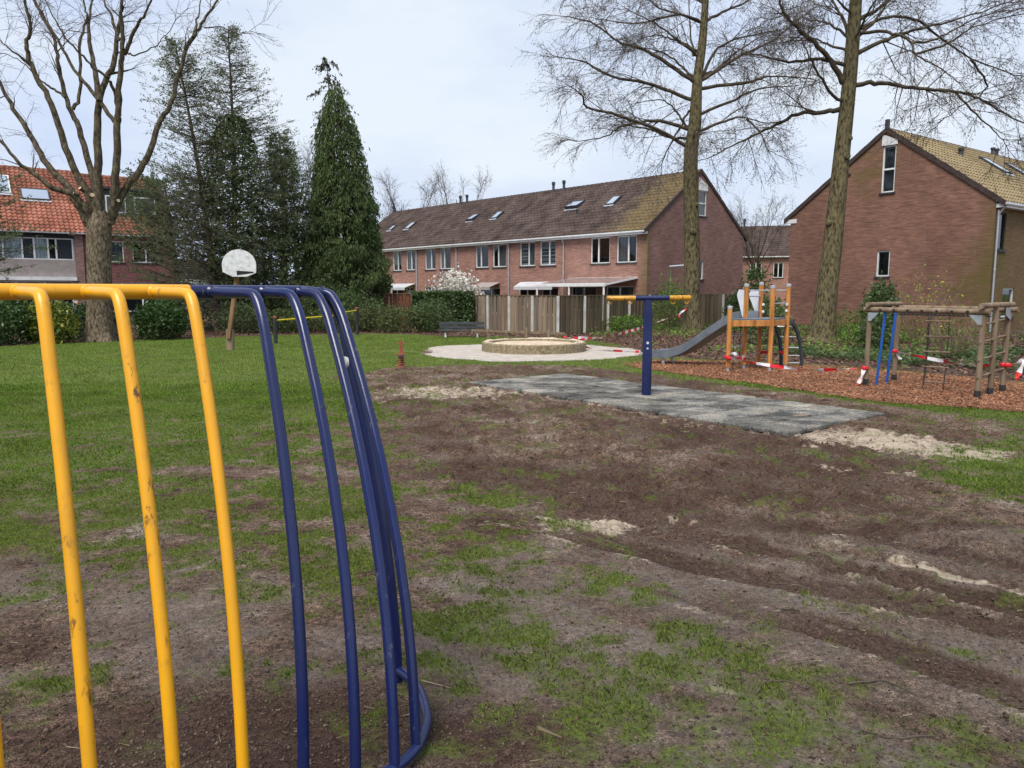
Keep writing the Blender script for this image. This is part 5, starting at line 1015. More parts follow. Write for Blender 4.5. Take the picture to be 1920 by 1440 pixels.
def spring_rider():
    x, y = -2.54, 17.33; t = thing('spring_rider', (x, y, 0), 'small red spring rider standing at the edge of the mud', 'spring rider')
    MB().tube([(x + .065 * math.cos(a), y + .065 * math.sin(a), .02 + .2 * a / 25) for a in [k * .42 for k in range(60)]], .014, 6).build('spring', 'red_paint', t, True); MB().lathe((x, y, 0), [(.13, -.02), (.13, .02), (.001, .025)], 14).build('base_plate', 'red_paint', t)
    MB().beam((x, y - .16, .24), (x, y + .16, .24), .10, .03).build('seat', 'dark_plastic', t); MB().tube([(x - .15, y - .02, .28), (x + .11, y - .02, .28)], .014, 8).build('foot_bar', 'red_paint', t, True)
    b = MB(); pr = [(-.05, .02), (.05, .02), (.055, .2), (.03, .28), (.02, .36), (-.02, .36), (-.03, .28), (-.06, .2)]; pr = [(u * .6, z) for u, z in pr]; vs = [(x + u, y + .02, .22 + z) for u, z in pr] + [(x + u, y + .05, .22 + z) for u, z in pr]; k = len(pr); b.add(vs, [tuple(range(k)), tuple(range(k, 2 * k))[::-1]] + [(i, (i + 1) % k, k + (i + 1) % k, k + i) for i in range(k)]); b.build('body_panel', 'red_paint', t)
    MB().tube([(x - .1, y + .035, .52), (x + .1, y + .035, .52)], .013, 8).build('handle', 'red_paint', t, True); MB().tube([(x, y + .035, .55), (x, y + .035, .66)], [.014, .006], 8).build('mast', 'red_paint', t, True)
spring_rider()
def lamp():
    t = thing('street_lamp', (8.3, 40, 0), 'slim street lamp with flat grey head behind the wooden fence', 'street lamp')
    MB().tube([(8.3, 40, 0), (8.3, 40, 1.2), (8.28, 40, 2.95)], [.06, .055, .035], 10).build('pole', 'pole_green', t, True)
    MB().beam((8.2, 40, 3.0), (8.92, 39.95, 3.06), .2, .09, ch=.35).build('lamp_head', 'panel_grey', t)
MT['pole_green'] = nmat('pale_green_pole', [(.3, (.16, .2, .1)), (.7, (.26, .3, .16))], 5, rough=.7)
lamp()

# ------------------------------------------------------------------ fences
def plankmat(*a):
    m = nmat(*a); nt = m.node_tree; b = nt.nodes['Principled BSDF']; src = b.inputs['Base Color'].links[0].from_socket; oi = nt.nodes.new('ShaderNodeObjectInfo')
    nt.links.new(mix(nt, 1., src, ramp(nt, oi.outputs['Random'], [(0, (.66, .66, .66)), (.5, (1., .97, .94)), (1, (1.22, 1.15, 1.05))]), 'MULTIPLY'), b.inputs['Base Color']); return m
MT['plank_grey'] = plankmat('silvered_plank', [(.25, (.135, .102, .075)), (.5, (.235, .19, .142)), (.78, (.33, .28, .22))], 2.6, 7, .9, .15, (30, .4, .005), (1, 1, .1))
MT['plank_mossy'] = plankmat('mossy_plank', [(.25, (.075, .06, .037)), (.5, (.145, .12, .078)), (.78, (.22, .19, .13))], 2.2, 7, .9, .15, (30, .4, .005), (1, 1, .12))
MT['plank_brown'] = plankmat('red_brown_plank', [(.25, (.085, .036, .022)), (.5, (.145, .065, .042)), (.78, (.20, .10, .07))], 2.2, 7, .9, .15, (30, .4, .005), (1, 1, .12))
MT['plank_green'] = plankmat('algae_green_slat', [(.25, (.05, .055, .018)), (.5, (.10, .105, .03)), (.78, (.16, .155, .055))], 2.2, 7, .9, .15, (30, .4, .005), (.3, .3, 2))
def fence(label, a, b, h, panel, mat, pw=.155, post='concrete_post', ends=(True, True), z0=.0, horiz=False):
    a, b = Vector((*a, 0)), Vector((*b, 0)); L = (b - a).length; d = (b - a) / L; nrm = Vector((d.y, -d.x, 0)); t = thing('wooden_fence', (a + b) / 2, label, 'fence'); n = max(1, round(L / panel)); rng = random.Random(int(L * 100))
    nv = 4; meshes = []
    for k in range(n + 1):
        if (k == 0 and not ends[0]) or (k == n and not ends[1]): continue
        p = a + d * (L * k / n); MB().beam(p + nrm * .03 + Vector((0, 0, -.05)), p + nrm * .03 + Vector((0, 0, h - .03)), .11, .11).build('post', post, t)
    for k in range(n):
        s0, s1 = L * k / n + .06, L * (k + 1) / n - .06
        if horiz:
            m = int(h / pw)
            for j in range(m):
                o = MB().beam(a + d * s0 + Vector((0, 0, (j + .5) * pw)), a + d * s1 + Vector((0, 0, (j + .5) * pw + rng.uniform(-.006, .006))), .022, pw * .82).build('slat', mat, t)
            continue
        m = max(1, round((s1 - s0) / pw))
        for j in range(m):
            p = a + d * (s0 + (s1 - s0) * (j + .5) / m) + nrm * (.016 if j % 2 else -.008); hh = h - .05 + rng.uniform(-.012, .008); w = (s1 - s0) / m * (.93 if j % 2 else .9)
            key = len(meshes)
            if key < 6:
                me = bpy.data.meshes.new('plank'); e = .004; q = w / 2
                me.from_pydata([(-q, -.009, 0), (q, -.009, 0), (q, .009, 0), (-q, .009, 0), (-q + e, -.009, hh - e), (q - e, -.009, hh), (q - e, .009, hh), (-q + e, .009, hh - e)], [], [(3, 2, 1, 0), (4, 5, 6, 7), (0, 1, 5, 4), (1, 2, 6, 5), (2, 3, 7, 6), (3, 0, 4, 7)]); me.materials.append(MT[mat]); meshes.append(me)
            o = bpy.data.objects.new('plank', meshes[j % len(meshes)]); COL.objects.link(o); o.parent = t; o.location = p - t.location + Vector((0, 0, .02)); o.rotation_euler = (0, rng.uniform(-.006, .006), math.atan2(d.y, d.x))
        MB().beam(a + d * (s0 - .05) + Vector((0, 0, h - .015)), a + d * (s1 + .05) + Vector((0, 0, h - .015)), .07, .035).build('cap_rail', 'plank_mossy', t)
FX = (1.84, 30.1)
fence('silvery grey plank fence with white concrete posts behind the bench', (-2.05, 35.9), FX, 1.56, 1.75, 'plank_grey', ends=(True, True))
fence('dark mossy plank fence running right from the fence corner', FX, (6.42, 35.9), 1.56, 1.8, 'plank_mossy', ends=(False, True))
fence('plank fence section to the right of the bare tree, below the brick gable', (6.5, 36.1), (12.2, 37.9), 1.6, 1.8, 'plank_mossy')
fence('reddish brown plank fence in front of the cypress', (-6.9, 35.5), (-4.3, 36.0), 1.62, 2.4, 'plank_brown')
fence('short dull plank fence left of the ivy hedge', (-4.25, 36.0), (-2.1, 36.3), 1.45, 2.1, 'plank_mossy')
fence('algae-green slatted fence at the right edge behind the log climbing frame', (12.3, 17.9), (16.5, 16.2), 1.75, 1.8, 'plank_green', pw=.16, post='old_wood', horiz=True)
# POLLARD base (-14.18, 26.19, -0.0)
POLLARD_TRUNK=[(0.0,0.0,-0.04,0.62),(0.0,0.0,0.28,0.5),(0.01,0.0,0.92,0.42),(0.09,0.0,2.19,0.38),(0.15,0.0,3.45,0.39),(0.21,0.0,3.98,0.36),(0.25,0.0,4.42,0.2)]
POLLARD_LIMBS=[
 (0.13,[(-0.1,-0.0,3.98),(-0.1,-0.17,4.44),(-0.5,-0.34,4.94),(-0.98,-0.51,5.09),(-1.42,-0.69,5.51),(-1.87,-0.86,5.89),(-2.28,-1.03,6.53),(-2.81,-1.2,6.96)]),
 (0.16,[(-0.07,0.0,3.89),(-0.6,0.11,4.75),(-0.92,0.23,5.25),(-1.61,0.34,5.97),(-2.2,0.46,6.99),(-2.86,0.57,8.07),(-3.24,0.69,8.8),(-3.71,0.8,9.58)]),
 (0.14,[(0.1,-0.0,4.33),(-0.04,-0.09,4.9),(-0.42,-0.18,5.71),(-0.76,-0.27,6.95),(-1.03,-0.36,8.02),(-1.48,-0.44,9.0),(-1.5,-0.53,9.63),(-1.28,-0.62,10.15),(-1.33,-0.71,10.93),(-1.24,-0.8,11.85)]),
 (0.045,[(-1.75,-0.0,9.12),(-1.99,-0.2,9.37),(-2.27,-0.4,9.64),(-2.43,-0.6,9.91)]),
 (0.045,[(-0.68,0.0,8.11),(-1.19,0.1,8.47),(-1.59,0.2,8.72),(-2.22,0.3,9.35),(-2.89,0.4,9.63)]),
 (0.12,[(0.2,0.0,4.69),(-0.04,0.19,5.65),(-0.5,0.37,7.2),(-0.87,0.56,7.94),(-1.24,0.74,9.27),(-1.46,0.93,10.36),(-2.09,1.11,11.41),(-2.45,1.3,12.35)]),
 (0.065,[(-0.44,0.0,7.73),(-0.27,0.18,8.32),(-0.26,0.36,9.91),(-0.07,0.54,10.82),(-0.23,0.72,11.44),(-0.3,0.9,12.36)]),
 (0.16,[(0.18,0.0,4.33),(0.17,0.07,5.05),(0.24,0.14,6.69),(0.38,0.21,8.16),(0.87,0.29,9.31),(1.01,0.36,10.18),(1.15,0.43,11.0),(1.25,0.5,12.37)]),
 (0.1,[(0.47,0.0,7.99),(0.24,0.23,9.02),(0.02,0.45,10.21),(0.0,0.68,11.09),(0.06,0.9,11.85)]),
 (0.15,[(0.6,-0.0,4.16),(0.78,-0.11,4.62),(0.98,-0.22,5.76),(1.18,-0.33,7.18),(1.32,-0.44,7.71),(1.53,-0.56,9.07),(1.67,-0.67,9.59),(1.74,-0.78,10.42),(1.86,-0.89,10.86),(2.04,-1.0,11.93)]),
 (0.06,[(1.09,-0.0,7.73),(1.05,-0.21,8.36),(0.97,-0.43,8.64),(0.75,-0.64,8.83),(0.38,-0.86,9.26),(0.03,-1.07,9.73),(-0.21,-1.29,10.4),(-0.32,-1.5,10.95)]),
 (0.075,[(0.92,0.0,7.33),(0.32,0.06,8.17),(-0.36,0.12,9.04),(-1.02,0.18,10.24),(-1.6,0.24,11.27),(-1.86,0.3,11.79)]),
 (0.07,[(1.38,-0.0,9.48),(1.81,-0.2,10.12),(2.28,-0.4,10.55),(2.63,-0.6,10.97),(2.9,-0.8,11.38)]),
 (0.03,[(1.5,-0.0,9.51),(1.86,-0.2,9.42),(2.58,-0.4,9.61),(2.97,-0.6,9.83),(3.54,-0.8,10.36)]),
 (0.06,[(1.25,0.0,9.93),(0.86,0.15,10.9),(0.59,0.3,11.46)]),
 (0.13,[(0.57,0.0,3.98),(1.0,0.09,5.0),(1.48,0.18,5.64),(1.96,0.27,6.54),(2.28,0.36,7.43),(2.63,0.45,8.04),(3.08,0.54,9.5),(3.39,0.63,10.22),(3.79,0.72,10.76),(4.22,0.81,11.48),(4.55,0.9,12.19)]),
 (0.05,[(3.68,0.0,10.02),(3.67,0.45,10.84),(3.71,0.9,11.68)]),
 (0.025,[(4.06,0.0,10.32),(4.6,0.3,10.42),(5.02,0.6,10.29),(5.38,0.9,10.48)]),
]
# OAK base (7.69, 32.52, 0.0)
OAK_TRUNK=[(0.01,0.0,-0.05,0.5),(0.01,0.0,0.5,0.36),(-0.07,0.0,3.2,0.33),(-0.24,0.0,7.15,0.29),(-0.11,0.0,8.59,0.26),(-0.05,0.0,10.35,0.2),(0.1,0.0,11.76,0.17),(0.18,0.0,13.48,0.13),(0.26,0.0,15.72,0.06)]
OAK_LIMBS=[
 (0.085,[(-0.37,-0.0,7.65),(-1.55,-0.3,8.23),(-3.36,-0.6,8.8),(-4.69,-0.9,9.08),(-4.87,-1.2,9.42),(-5.49,-1.5,9.75)]),
 (0.08,[(-0.39,0.0,8.4),(-1.4,0.2,8.74),(-2.17,0.4,8.78),(-3.19,0.6,8.56),(-3.76,0.8,8.23),(-4.95,1.0,8.09)]),
 (0.08,[(-0.25,-0.0,9.57),(-1.85,-0.15,10.1),(-3.63,-0.3,10.42),(-4.82,-0.45,10.96),(-5.76,-0.6,11.06)]),
 (0.09,[(-0.16,0.0,10.25),(-1.44,0.3,11.22),(-2.35,0.6,11.79),(-3.2,0.9,12.16),(-4.37,1.2,13.05),(-5.64,1.5,13.37)]),
 (0.06,[(-0.23,0.0,10.46),(-0.47,0.62,10.95),(-0.94,1.25,11.62),(-1.84,1.88,12.18),(-3.22,2.5,12.26)]),
 (0.06,[(-0.35,0.0,8.44),(-0.5,0.55,8.81),(-0.85,1.1,9.55),(-1.37,1.65,9.97),(-2.4,2.2,9.92)]),
 (0.07,[(-0.05,-0.0,8.23),(1.02,-0.47,8.62),(1.6,-0.93,8.66),(2.31,-1.4,8.35)]),
 (0.07,[(-0.01,0.0,8.93),(1.6,0.4,9.67),(2.83,0.8,10.2),(4.54,1.2,10.45)]),
 (0.08,[(0.0,-0.0,9.99),(2.09,-0.33,10.2),(2.77,-0.67,10.34),(4.37,-1.0,10.09)]),
 (0.08,[(0.0,-0.0,10.29),(1.74,-0.13,11.3),(2.98,-0.27,11.88),(3.7,-0.4,12.52)]),
 (0.07,[(0.14,0.0,10.52),(0.91,0.57,11.78),(2.31,1.13,12.45),(4.46,1.7,12.94)]),
 (0.06,[(-0.03,-0.0,11.3),(-0.85,-0.67,11.55),(-2.12,-1.33,12.14),(-3.2,-2.0,12.37)]),
 (0.05,[(-0.25,0.0,11.3),(-0.33,0.5,12.61),(-0.34,1.0,14.68)]),
 (0.07,[(0.19,0.0,12.65),(1.07,0.27,13.16),(2.16,0.53,13.67),(3.18,0.8,14.29)]),
 (0.06,[(0.15,-0.0,12.55),(-0.88,-0.4,12.78),(-2.74,-0.8,12.32),(-4.55,-1.2,12.39)]),
 (0.07,[(0.17,0.0,13.27),(-0.9,0.4,14.24),(-2.82,0.8,14.61),(-5.0,1.2,14.34)]),
 (0.06,[(-0.2,0.0,9.29),(-0.43,0.1,9.0),(-0.96,0.2,8.01),(-1.34,0.3,7.2),(-1.38,0.4,6.56)]),
 (0.05,[(2.03,-0.0,8.8),(2.48,-0.4,8.15),(2.81,-0.8,7.23)]),
]
# LEAN base (10.74, 26.19, -0.0)
LEAN_TRUNK=[(-0.04,0.0,-0.07,0.56),(0.0,0.0,0.28,0.42),(0.05,0.0,1.46,0.35),(0.17,0.0,3.45,0.31),(0.29,0.0,5.57,0.27),(0.41,0.0,7.81,0.235),(0.48,0.0,9.51,0.22),(0.53,0.0,11.18,0.19),(0.57,0.0,13.15,0.12)]
LEAN_LIMBS=[
 (0.1,[(0.23,-0.0,8.58),(-0.23,-0.17,9.18),(-0.9,-0.33,9.75),(-1.5,-0.5,10.1),(-2.01,-0.67,10.51),(-2.28,-0.83,10.88),(-2.63,-1.0,11.62)]),
 (0.09,[(0.3,0.0,7.76),(-0.21,0.26,7.7),(-1.04,0.52,7.69),(-1.88,0.78,7.29),(-2.82,1.04,6.86),(-3.85,1.3,6.36)]),
 (0.06,[(0.3,-0.0,7.9),(-0.51,-0.4,8.39),(-1.13,-0.8,9.0),(-1.69,-1.2,9.64)]),
 (0.085,[(0.52,-0.0,8.45),(0.97,-0.11,8.55),(1.62,-0.23,8.49),(2.57,-0.34,8.32),(3.7,-0.46,8.18),(4.44,-0.57,7.93),(5.48,-0.69,7.32),(6.35,-0.8,6.96)]),
 (0.08,[(0.53,0.0,9.43),(1.39,0.18,9.87),(2.25,0.36,10.22),(3.22,0.54,10.53),(4.41,0.72,10.85),(6.24,0.9,11.51)]),
 (0.06,[(0.53,-0.0,10.13),(1.28,-0.27,10.11),(1.73,-0.53,9.91),(2.06,-0.8,9.6),(2.01,-1.07,9.19),(2.6,-1.33,8.76),(3.21,-1.6,8.13)]),
 (0.045,[(2.61,-0.0,9.5),(3.37,-0.47,9.67),(3.92,-0.93,10.04),(5.32,-1.4,10.33)]),
 (0.045,[(2.46,-0.0,9.85),(3.04,-0.25,9.85),(3.54,-0.5,10.1),(4.43,-0.75,10.48),(5.57,-1.0,10.58)]),
 (0.08,[(0.53,0.0,10.52),(1.34,0.4,10.99),(2.04,0.8,11.47),(2.92,1.2,12.31)]),
 (0.06,[(0.51,0.0,9.88),(1.28,0.23,10.65),(1.72,0.47,11.15),(2.15,0.7,11.78)]),
 (0.07,[(0.42,0.0,9.88),(0.29,0.33,10.68),(0.01,0.67,11.43),(-0.26,1.0,12.23)]),
 (0.05,[(0.5,-0.0,10.69),(-0.21,-0.3,11.08),(-0.7,-0.6,11.45)]),
 (0.05,[(0.4,0.0,9.93),(-0.14,0.2,10.47),(-0.51,0.4,10.65),(-1.06,0.6,10.77)]),
 (0.05,[(0.44,0.0,9.56),(-0.04,0.5,9.92),(-0.49,1.0,10.3),(-1.27,1.5,10.49)]),
 (0.06,[(0.49,0.0,10.18),(2.55,0.67,10.91),(5.19,1.33,9.73),(7.91,2.0,9.2)]),
 (0.04,[(4.42,0.0,9.31),(5.37,0.6,8.57),(4.85,1.2,8.09),(4.47,1.8,7.68)]),
 (0.04,[(3.96,-0.0,8.29),(4.59,-0.23,7.51),(5.19,-0.47,6.86),(5.43,-0.7,6.31)]),
]
# ------------------------------------------------------------------ trees
def sticks(name, S, D, L, r, m, parent, rg, bend=.12, up=0., kind='stuff', tip=True):
    """vectorised thin tapering twigs; returns tip points and directions"""
    n = len(S); L = np.asarray(L)[:, None]; r = np.broadcast_to(np.asarray(r, float), (n,))[:, None]
    j = rg.normal(0, 1, (n, 3)) * bend; M_ = S + D * L * .5 + j * L * .5; E = S + D * L + j * L * .4 + np.array([0, 0, up]) * L
    a = np.cross(D, np.where(np.abs(D[:, 2:3]) < .8, np.array([[0, 0, 1.]]), np.array([[1., 0, 0]]))); a /= np.linalg.norm(a, axis=1)[:, None] + 1e-9; b = np.cross(D, a); V = []
    for P, q in ((S, 1.), (M_, .7)):
        for k in range(3):
            t = 2 * math.pi * k / 3; V.append(P + (a * math.cos(t) + b * math.sin(t)) * r * q)
    V.append(E); V = np.stack(V, 1).reshape(-1, 3) - np.array(off(parent))
    T = np.array([(0, 1, 4), (0, 4, 3), (1, 2, 5), (1, 5, 4), (2, 0, 3), (2, 3, 5), (3, 4, 6), (4, 5, 6), (5, 3, 6)]); F = (T[None] + 7 * np.arange(n)[:, None, None]).reshape(-1, 3)
    link(name, npmesh(name, V, F), m, parent, False, kind); d2 = E - M_; d2 /= np.linalg.norm(d2, axis=1)[:, None] + 1e-9
    return S, M_, E, d2
def rdirs(rg, base, spread, up=0.):
    n = len(base); d = base + rg.normal(0, spread, (n, 3)); d[:, 2] += up; return d / (np.linalg.norm(d, axis=1)[:, None] + 1e-9)
def along(S, M_, E, k, rg, lo=.25):
    """k random points along each 2-piece stick, plus local direction"""
    n = len(S); i = np.repeat(np.arange(n), k); t = rg.uniform(lo, 1., n * k); f = np.clip(t * 2, 0, 1)[:, None]; g = np.clip(t * 2 - 1, 0, 1)[:, None]
    P = S[i] + (M_[i] - S[i]) * f + (E[i] - M_[i]) * g; d = np.where(g > 0, E[i] - M_[i], M_[i] - S[i]); return P, d / (np.linalg.norm(d, axis=1)[:, None] + 1e-9)
def bare_tree(label, base, trunk, limbs, seed, trunk_m, limb_m, extra=0, extra_z=(6, 12), dens=3.2, brl=(.8, 2.2), twl=(.4, 1.), tk=6, fk=4, fl=(.14, .4), buds=True, lo=.22, up=.15, twr=.008, hang=0., knots=()):
    rg = np.random.default_rng(seed); t = thing('bare_tree', (base[0], base[1], 0), label, 'tree'); B = np.array([base[0], base[1], 0.])
    P = smoothpath([(a, b, c) for a, b, c, _ in trunk], 4); rr = [x[0] for x in smoothpath([(q[3], 0, 0) for q in trunk], 4)]
    mb = MB(); vsn = 20; mb.tube([tuple(B + p) for p in P], rr, vsn); n0 = len(mb.v)
    for i, v in enumerate(mb.v):     # uneven, slightly buttressed stem
        ring, k = divmod(i, vsn); p = B + P[ring]; zz = P[ring][2]; am = .06 + .30 * max(0., 1 - zz / .6); w = math.sin(k * 2 * math.pi / vsn * 3 + seed) * .5 + math.sin(k * 2 * math.pi / vsn * 5 + zz * 1.3) * .5
        mb.v[i] = tuple(p + (np.array(v) - p) * (1 + am * w * .7))
    for zz, az, r in knots:
        c = B + np.array([0, 0, zz]); j = min(range(len(P)), key=lambda q: abs(P[q][2] - zz)); c = B + P[j]; d = np.array([math.cos(az), math.sin(az), .15]); mb.tube([tuple(c + d * rr[j] * .7), tuple(c + d * (rr[j] + .05)), tuple(c + d * (rr[j] + .07))], [r * 1.3, r, r * .7], 10)
    mb.build('trunk', trunk_m, t, True)
    allL = [(r, [B + np.array(p) for p in pts]) for r, pts in limbs]
    for k in range(extra):
        z = rg.uniform(*extra_z); j = min(range(len(P)), key=lambda q: abs(P[q][2] - z)); az = rg.uniform(0, 6.283); s = B + P[j]; L = rg.uniform(2.5, 4.5); d = np.array([math.cos(az), math.sin(az) * 1.0, rg.uniform(.15, .6)]); pts = [s]
        for q in range(4): d = d + rg.normal(0, .22, 3); d[2] = max(-.2, d[2] * .85); pts.append(pts[-1] + d / np.linalg.norm(d) * L / 4)
        allL.append((rg.uniform(.04, .07), pts))
    lm = MB(); S_, D_, L_, R_ = [], [], [], []
    for r, pts in allL:
        Q = smoothpath(pts, 5); n = len(Q); Q = [q + (rg.normal(0, .018, 3) if 0 < i < n - 1 else 0) for i, q in enumerate(Q)]
        rad = [max(.012, r * (1 - .82 * i / (n - 1))) for i in range(n)]; lm.tube([tuple(q) for q in Q], rad, 9)
        ln = sum(np.linalg.norm(Q[i + 1] - Q[i]) for i in range(n - 1))
        for k in range(max(2, int(ln * dens))):
            f = rg.uniform(lo, 1.); x = f * (n - 1); i = min(int(x), n - 2); p = Q[i] + (Q[i + 1] - Q[i]) * (x - i); tg = Q[i + 1] - Q[i]; tg = tg / (np.linalg.norm(tg) + 1e-9)
            d = tg * .7 + rg.normal(0, .55, 3); d[2] += up; S_.append(p); D_.append(d / np.linalg.norm(d)); L_.append(rg.uniform(*brl) * (1.15 - .5 * f)); R_.append(max(.011, min(.03, rad[i] * .4)))
        S_.append(Q[-1]); D_.append((Q[-1] - Q[-2]) / (np.linalg.norm(Q[-1] - Q[-2]) + 1e-9)); L_.append(brl[0]); R_.append(rad[-1])
    lm.build('limbs', limb_m, t, True)
    a, b, c, d = sticks('branches', np.array(S_), np.array(D_), np.array(L_), np.array(R_), 'limb', t, rg, .16, -hang * .3)
    p, q = along(a, b, c, tk, rg); L1 = rg.uniform(*twl, len(p)); a, b, c, d = sticks('twigs', p, rdirs(rg, q * .9, .5, up * .4 - hang), L1, twr, 'twig', t, rg, .2, -hang * .4)
    p, q = along(a, b, c, fk, rg); a, b, c, d = sticks('fine_twigs', p, rdirs(rg, q * .9, .5, -hang), rg.uniform(*fl, len(p)), twr * .62, 'twig', t, rg, .2)
    if buds:
        P2, _ = along(a, b, c, 1, rg, .5); P2 = np.concatenate([P2, c]); leaves('buds', P2, .025, .065, .6, 'bud', t, rg, kind='stuff')
    return t
def cut_stub(parent, p, d, r): d = Vector(d).normalized(); MB().tube([Vector(p), Vector(p) + d * .18], [r, r * .95], 12).build('branch_stub', 'limb', parent, True); MB().tube([Vector(p) + d * .178, Vector(p) + d * .186], r * .93, 12).build('cut_face', 'cut_wood', parent)
MT['cut_wood'] = nmat('pale_cut_wood', [(.3, (.42, .32, .2)), (.7, (.58, .47, .32))], 20, rough=.9)
pt = bare_tree('thick pollarded tree with long pruned limbs on the left lawn', (-14.18, 26.19), POLLARD_TRUNK, POLLARD_LIMBS, 21, 'trunk_brown', 'limb_brown', dens=1.5, brl=(.5, 1.4), twl=(.5, 1.3), tk=4, fk=4, fl=(.15, .5), buds=False, lo=.5, up=.25, twr=.007, hang=.12)
for p, d, r in (((-14.2, 25.78, 5.0), (-.3, -.7, .5), .06), ((-13.95, 25.75, 4.85), (.5, -.7, .1), .07), ((-13.35, 26.1, 4.7), (.8, -.5, .2), .06), ((-14.72, 26.0, 3.6), (-.9, -.3, .15), .06), ((-14.4, 25.85, 4.9), (-.6, -.5, .2), .05)): cut_stub(pt, p, d, r)
bare_tree('tall bare tree with mossy trunk in front of the terrace gable', (7.69, 32.52), OAK_TRUNK, OAK_LIMBS, 22, 'trunk_moss', 'limb', extra=8, extra_z=(7.2, 15.5), dens=3.2, brl=(.9, 2.3), twl=(.45, 1.15), tk=6, fk=5, fl=(.18, .5), hang=.22, up=.02, knots=((4.4, -1.6, .13), (5.6, -1.0, .09)))
bare_tree('tall leaning bare tree in front of the right-hand gable house', (10.74, 26.19), LEAN_TRUNK, LEAN_LIMBS, 23, 'trunk_moss', 'limb', extra=6, extra_z=(8.4, 13.5), dens=3.2, brl=(.8, 2.1), twl=(.4, 1.0), tk=6, fk=5, fl=(.15, .45), hang=.16, up=.04, knots=((6.2, -1.3, .11), (5.4, -.4, .09), (3.9, -2.6, .10), (7.0, -1.1, .08)))
def small_bare(label, x, y, h, w, seed, r=.14):
    rg = np.random.default_rng(seed); tr = [(0, 0, -.1, r * 1.4), (.05, 0, h * .25, r), (0, .1, h * .5, r * .7), (.1, 0, h * .85, r * .25)]; lb = []
    for k in range(13):
        z = h * rg.uniform(.25, .6); az = rg.uniform(0, 6.28); e = w * rg.uniform(.5, 1.); lb.append((r * .45, [(0, 0, z), (e * .4 * math.cos(az), e * .4 * math.sin(az), z + h * .15), (e * .8 * math.cos(az), e * .8 * math.sin(az), min(h, z + h * .32)), (e * math.cos(az), e * math.sin(az), min(h * 1.02, z + h * .45))]))
    bare_tree(label, (x, y), tr, lb, seed, 'limb', 'limb', dens=1.6, brl=(1., 2.2), twl=(.6, 1.4), tk=4, fk=3, fl=(.3, .7), buds=False, lo=.3, up=.5, twr=.012)
small_bare('bare tree crown rising behind the terrace roof, right of its twin', -6.4, 88, 14.2, 4.2, 31); small_bare('lower bare tree crown behind the terrace roof, nearer the cypress', -11.6, 86, 12.8, 4., 32)
small_bare('small bare garden tree in the gap beside the distant house', 19.2, 60, 7.6, 2.4, 33, .1); small_bare('thin bare tree behind the gap between dark conifers and cypress', -17.5, 62, 11.5, 3.2, 34)

# ------------------------------------------------------------------ evergreens
def cypress():
    x, y = -7.75, 36.; rg = np.random.default_rng(41); t = thing('cypress_tree', (x, y, 0), 'large dense dark green cypress with drooping sprays', 'conifer'); MB().tube([(x, y, -.1), (x, y, 4), (x - .2, y, 10.5)], [.22, .17, .04], 10).build('trunk', 'limb', t, True)
    n = 95000; f = 1 - np.sqrt(rg.random(n) * .985); z = .9 + 10.2 * f; az = rg.uniform(0, 6.283, n)
    Rm = 2.25 * (1 - f) ** .6 * (.80 + .20 * sst(0, .12, f)); lob = .62 + .70 * fbm(az * 2.4 + 50, z * 1.1, 1.1, 4, 43, .65)
    r = Rm * lob * (1 - .55 * rg.random(n) ** 1.8) + .10 * np.abs(rg.normal(0, 1, n)) * (rg.random(n) < .15); cx = x - .35 * f; C = np.stack([cx + r * np.cos(az), y + r * np.sin(az), z], -1); ax = np.stack([np.cos(az) * .55, np.sin(az) * .55, -1.1 + 0 * az], -1)
    hole = fbm(az * 2.0 + 9, z * 1.6, 1.3, 3, 47, .6); k = rg.random(n) > .8 * sst(.56, .66, hole); leaves('foliage', C[k], .08, .26, .24, 'cypress', t, rg, axis=ax[k], kind='stuff'); dd = rg.integers(0, n, 2200); leaves('dead_sprays', C[dd], .1, .25, .3, 'dead_foliage', t, rg, axis=ax[dd], kind='stuff')
    rs = rg.integers(0, n, 500); sticks('branches', np.stack([cx[rs], np.full(500, y), z[rs] - .1], -1), rdirs(rg, np.stack([np.cos(az[rs]), np.sin(az[rs]), 0 * rs], -1), .1, .1), r[rs] * .85, .02, 'limb', t, rg)
cypress()
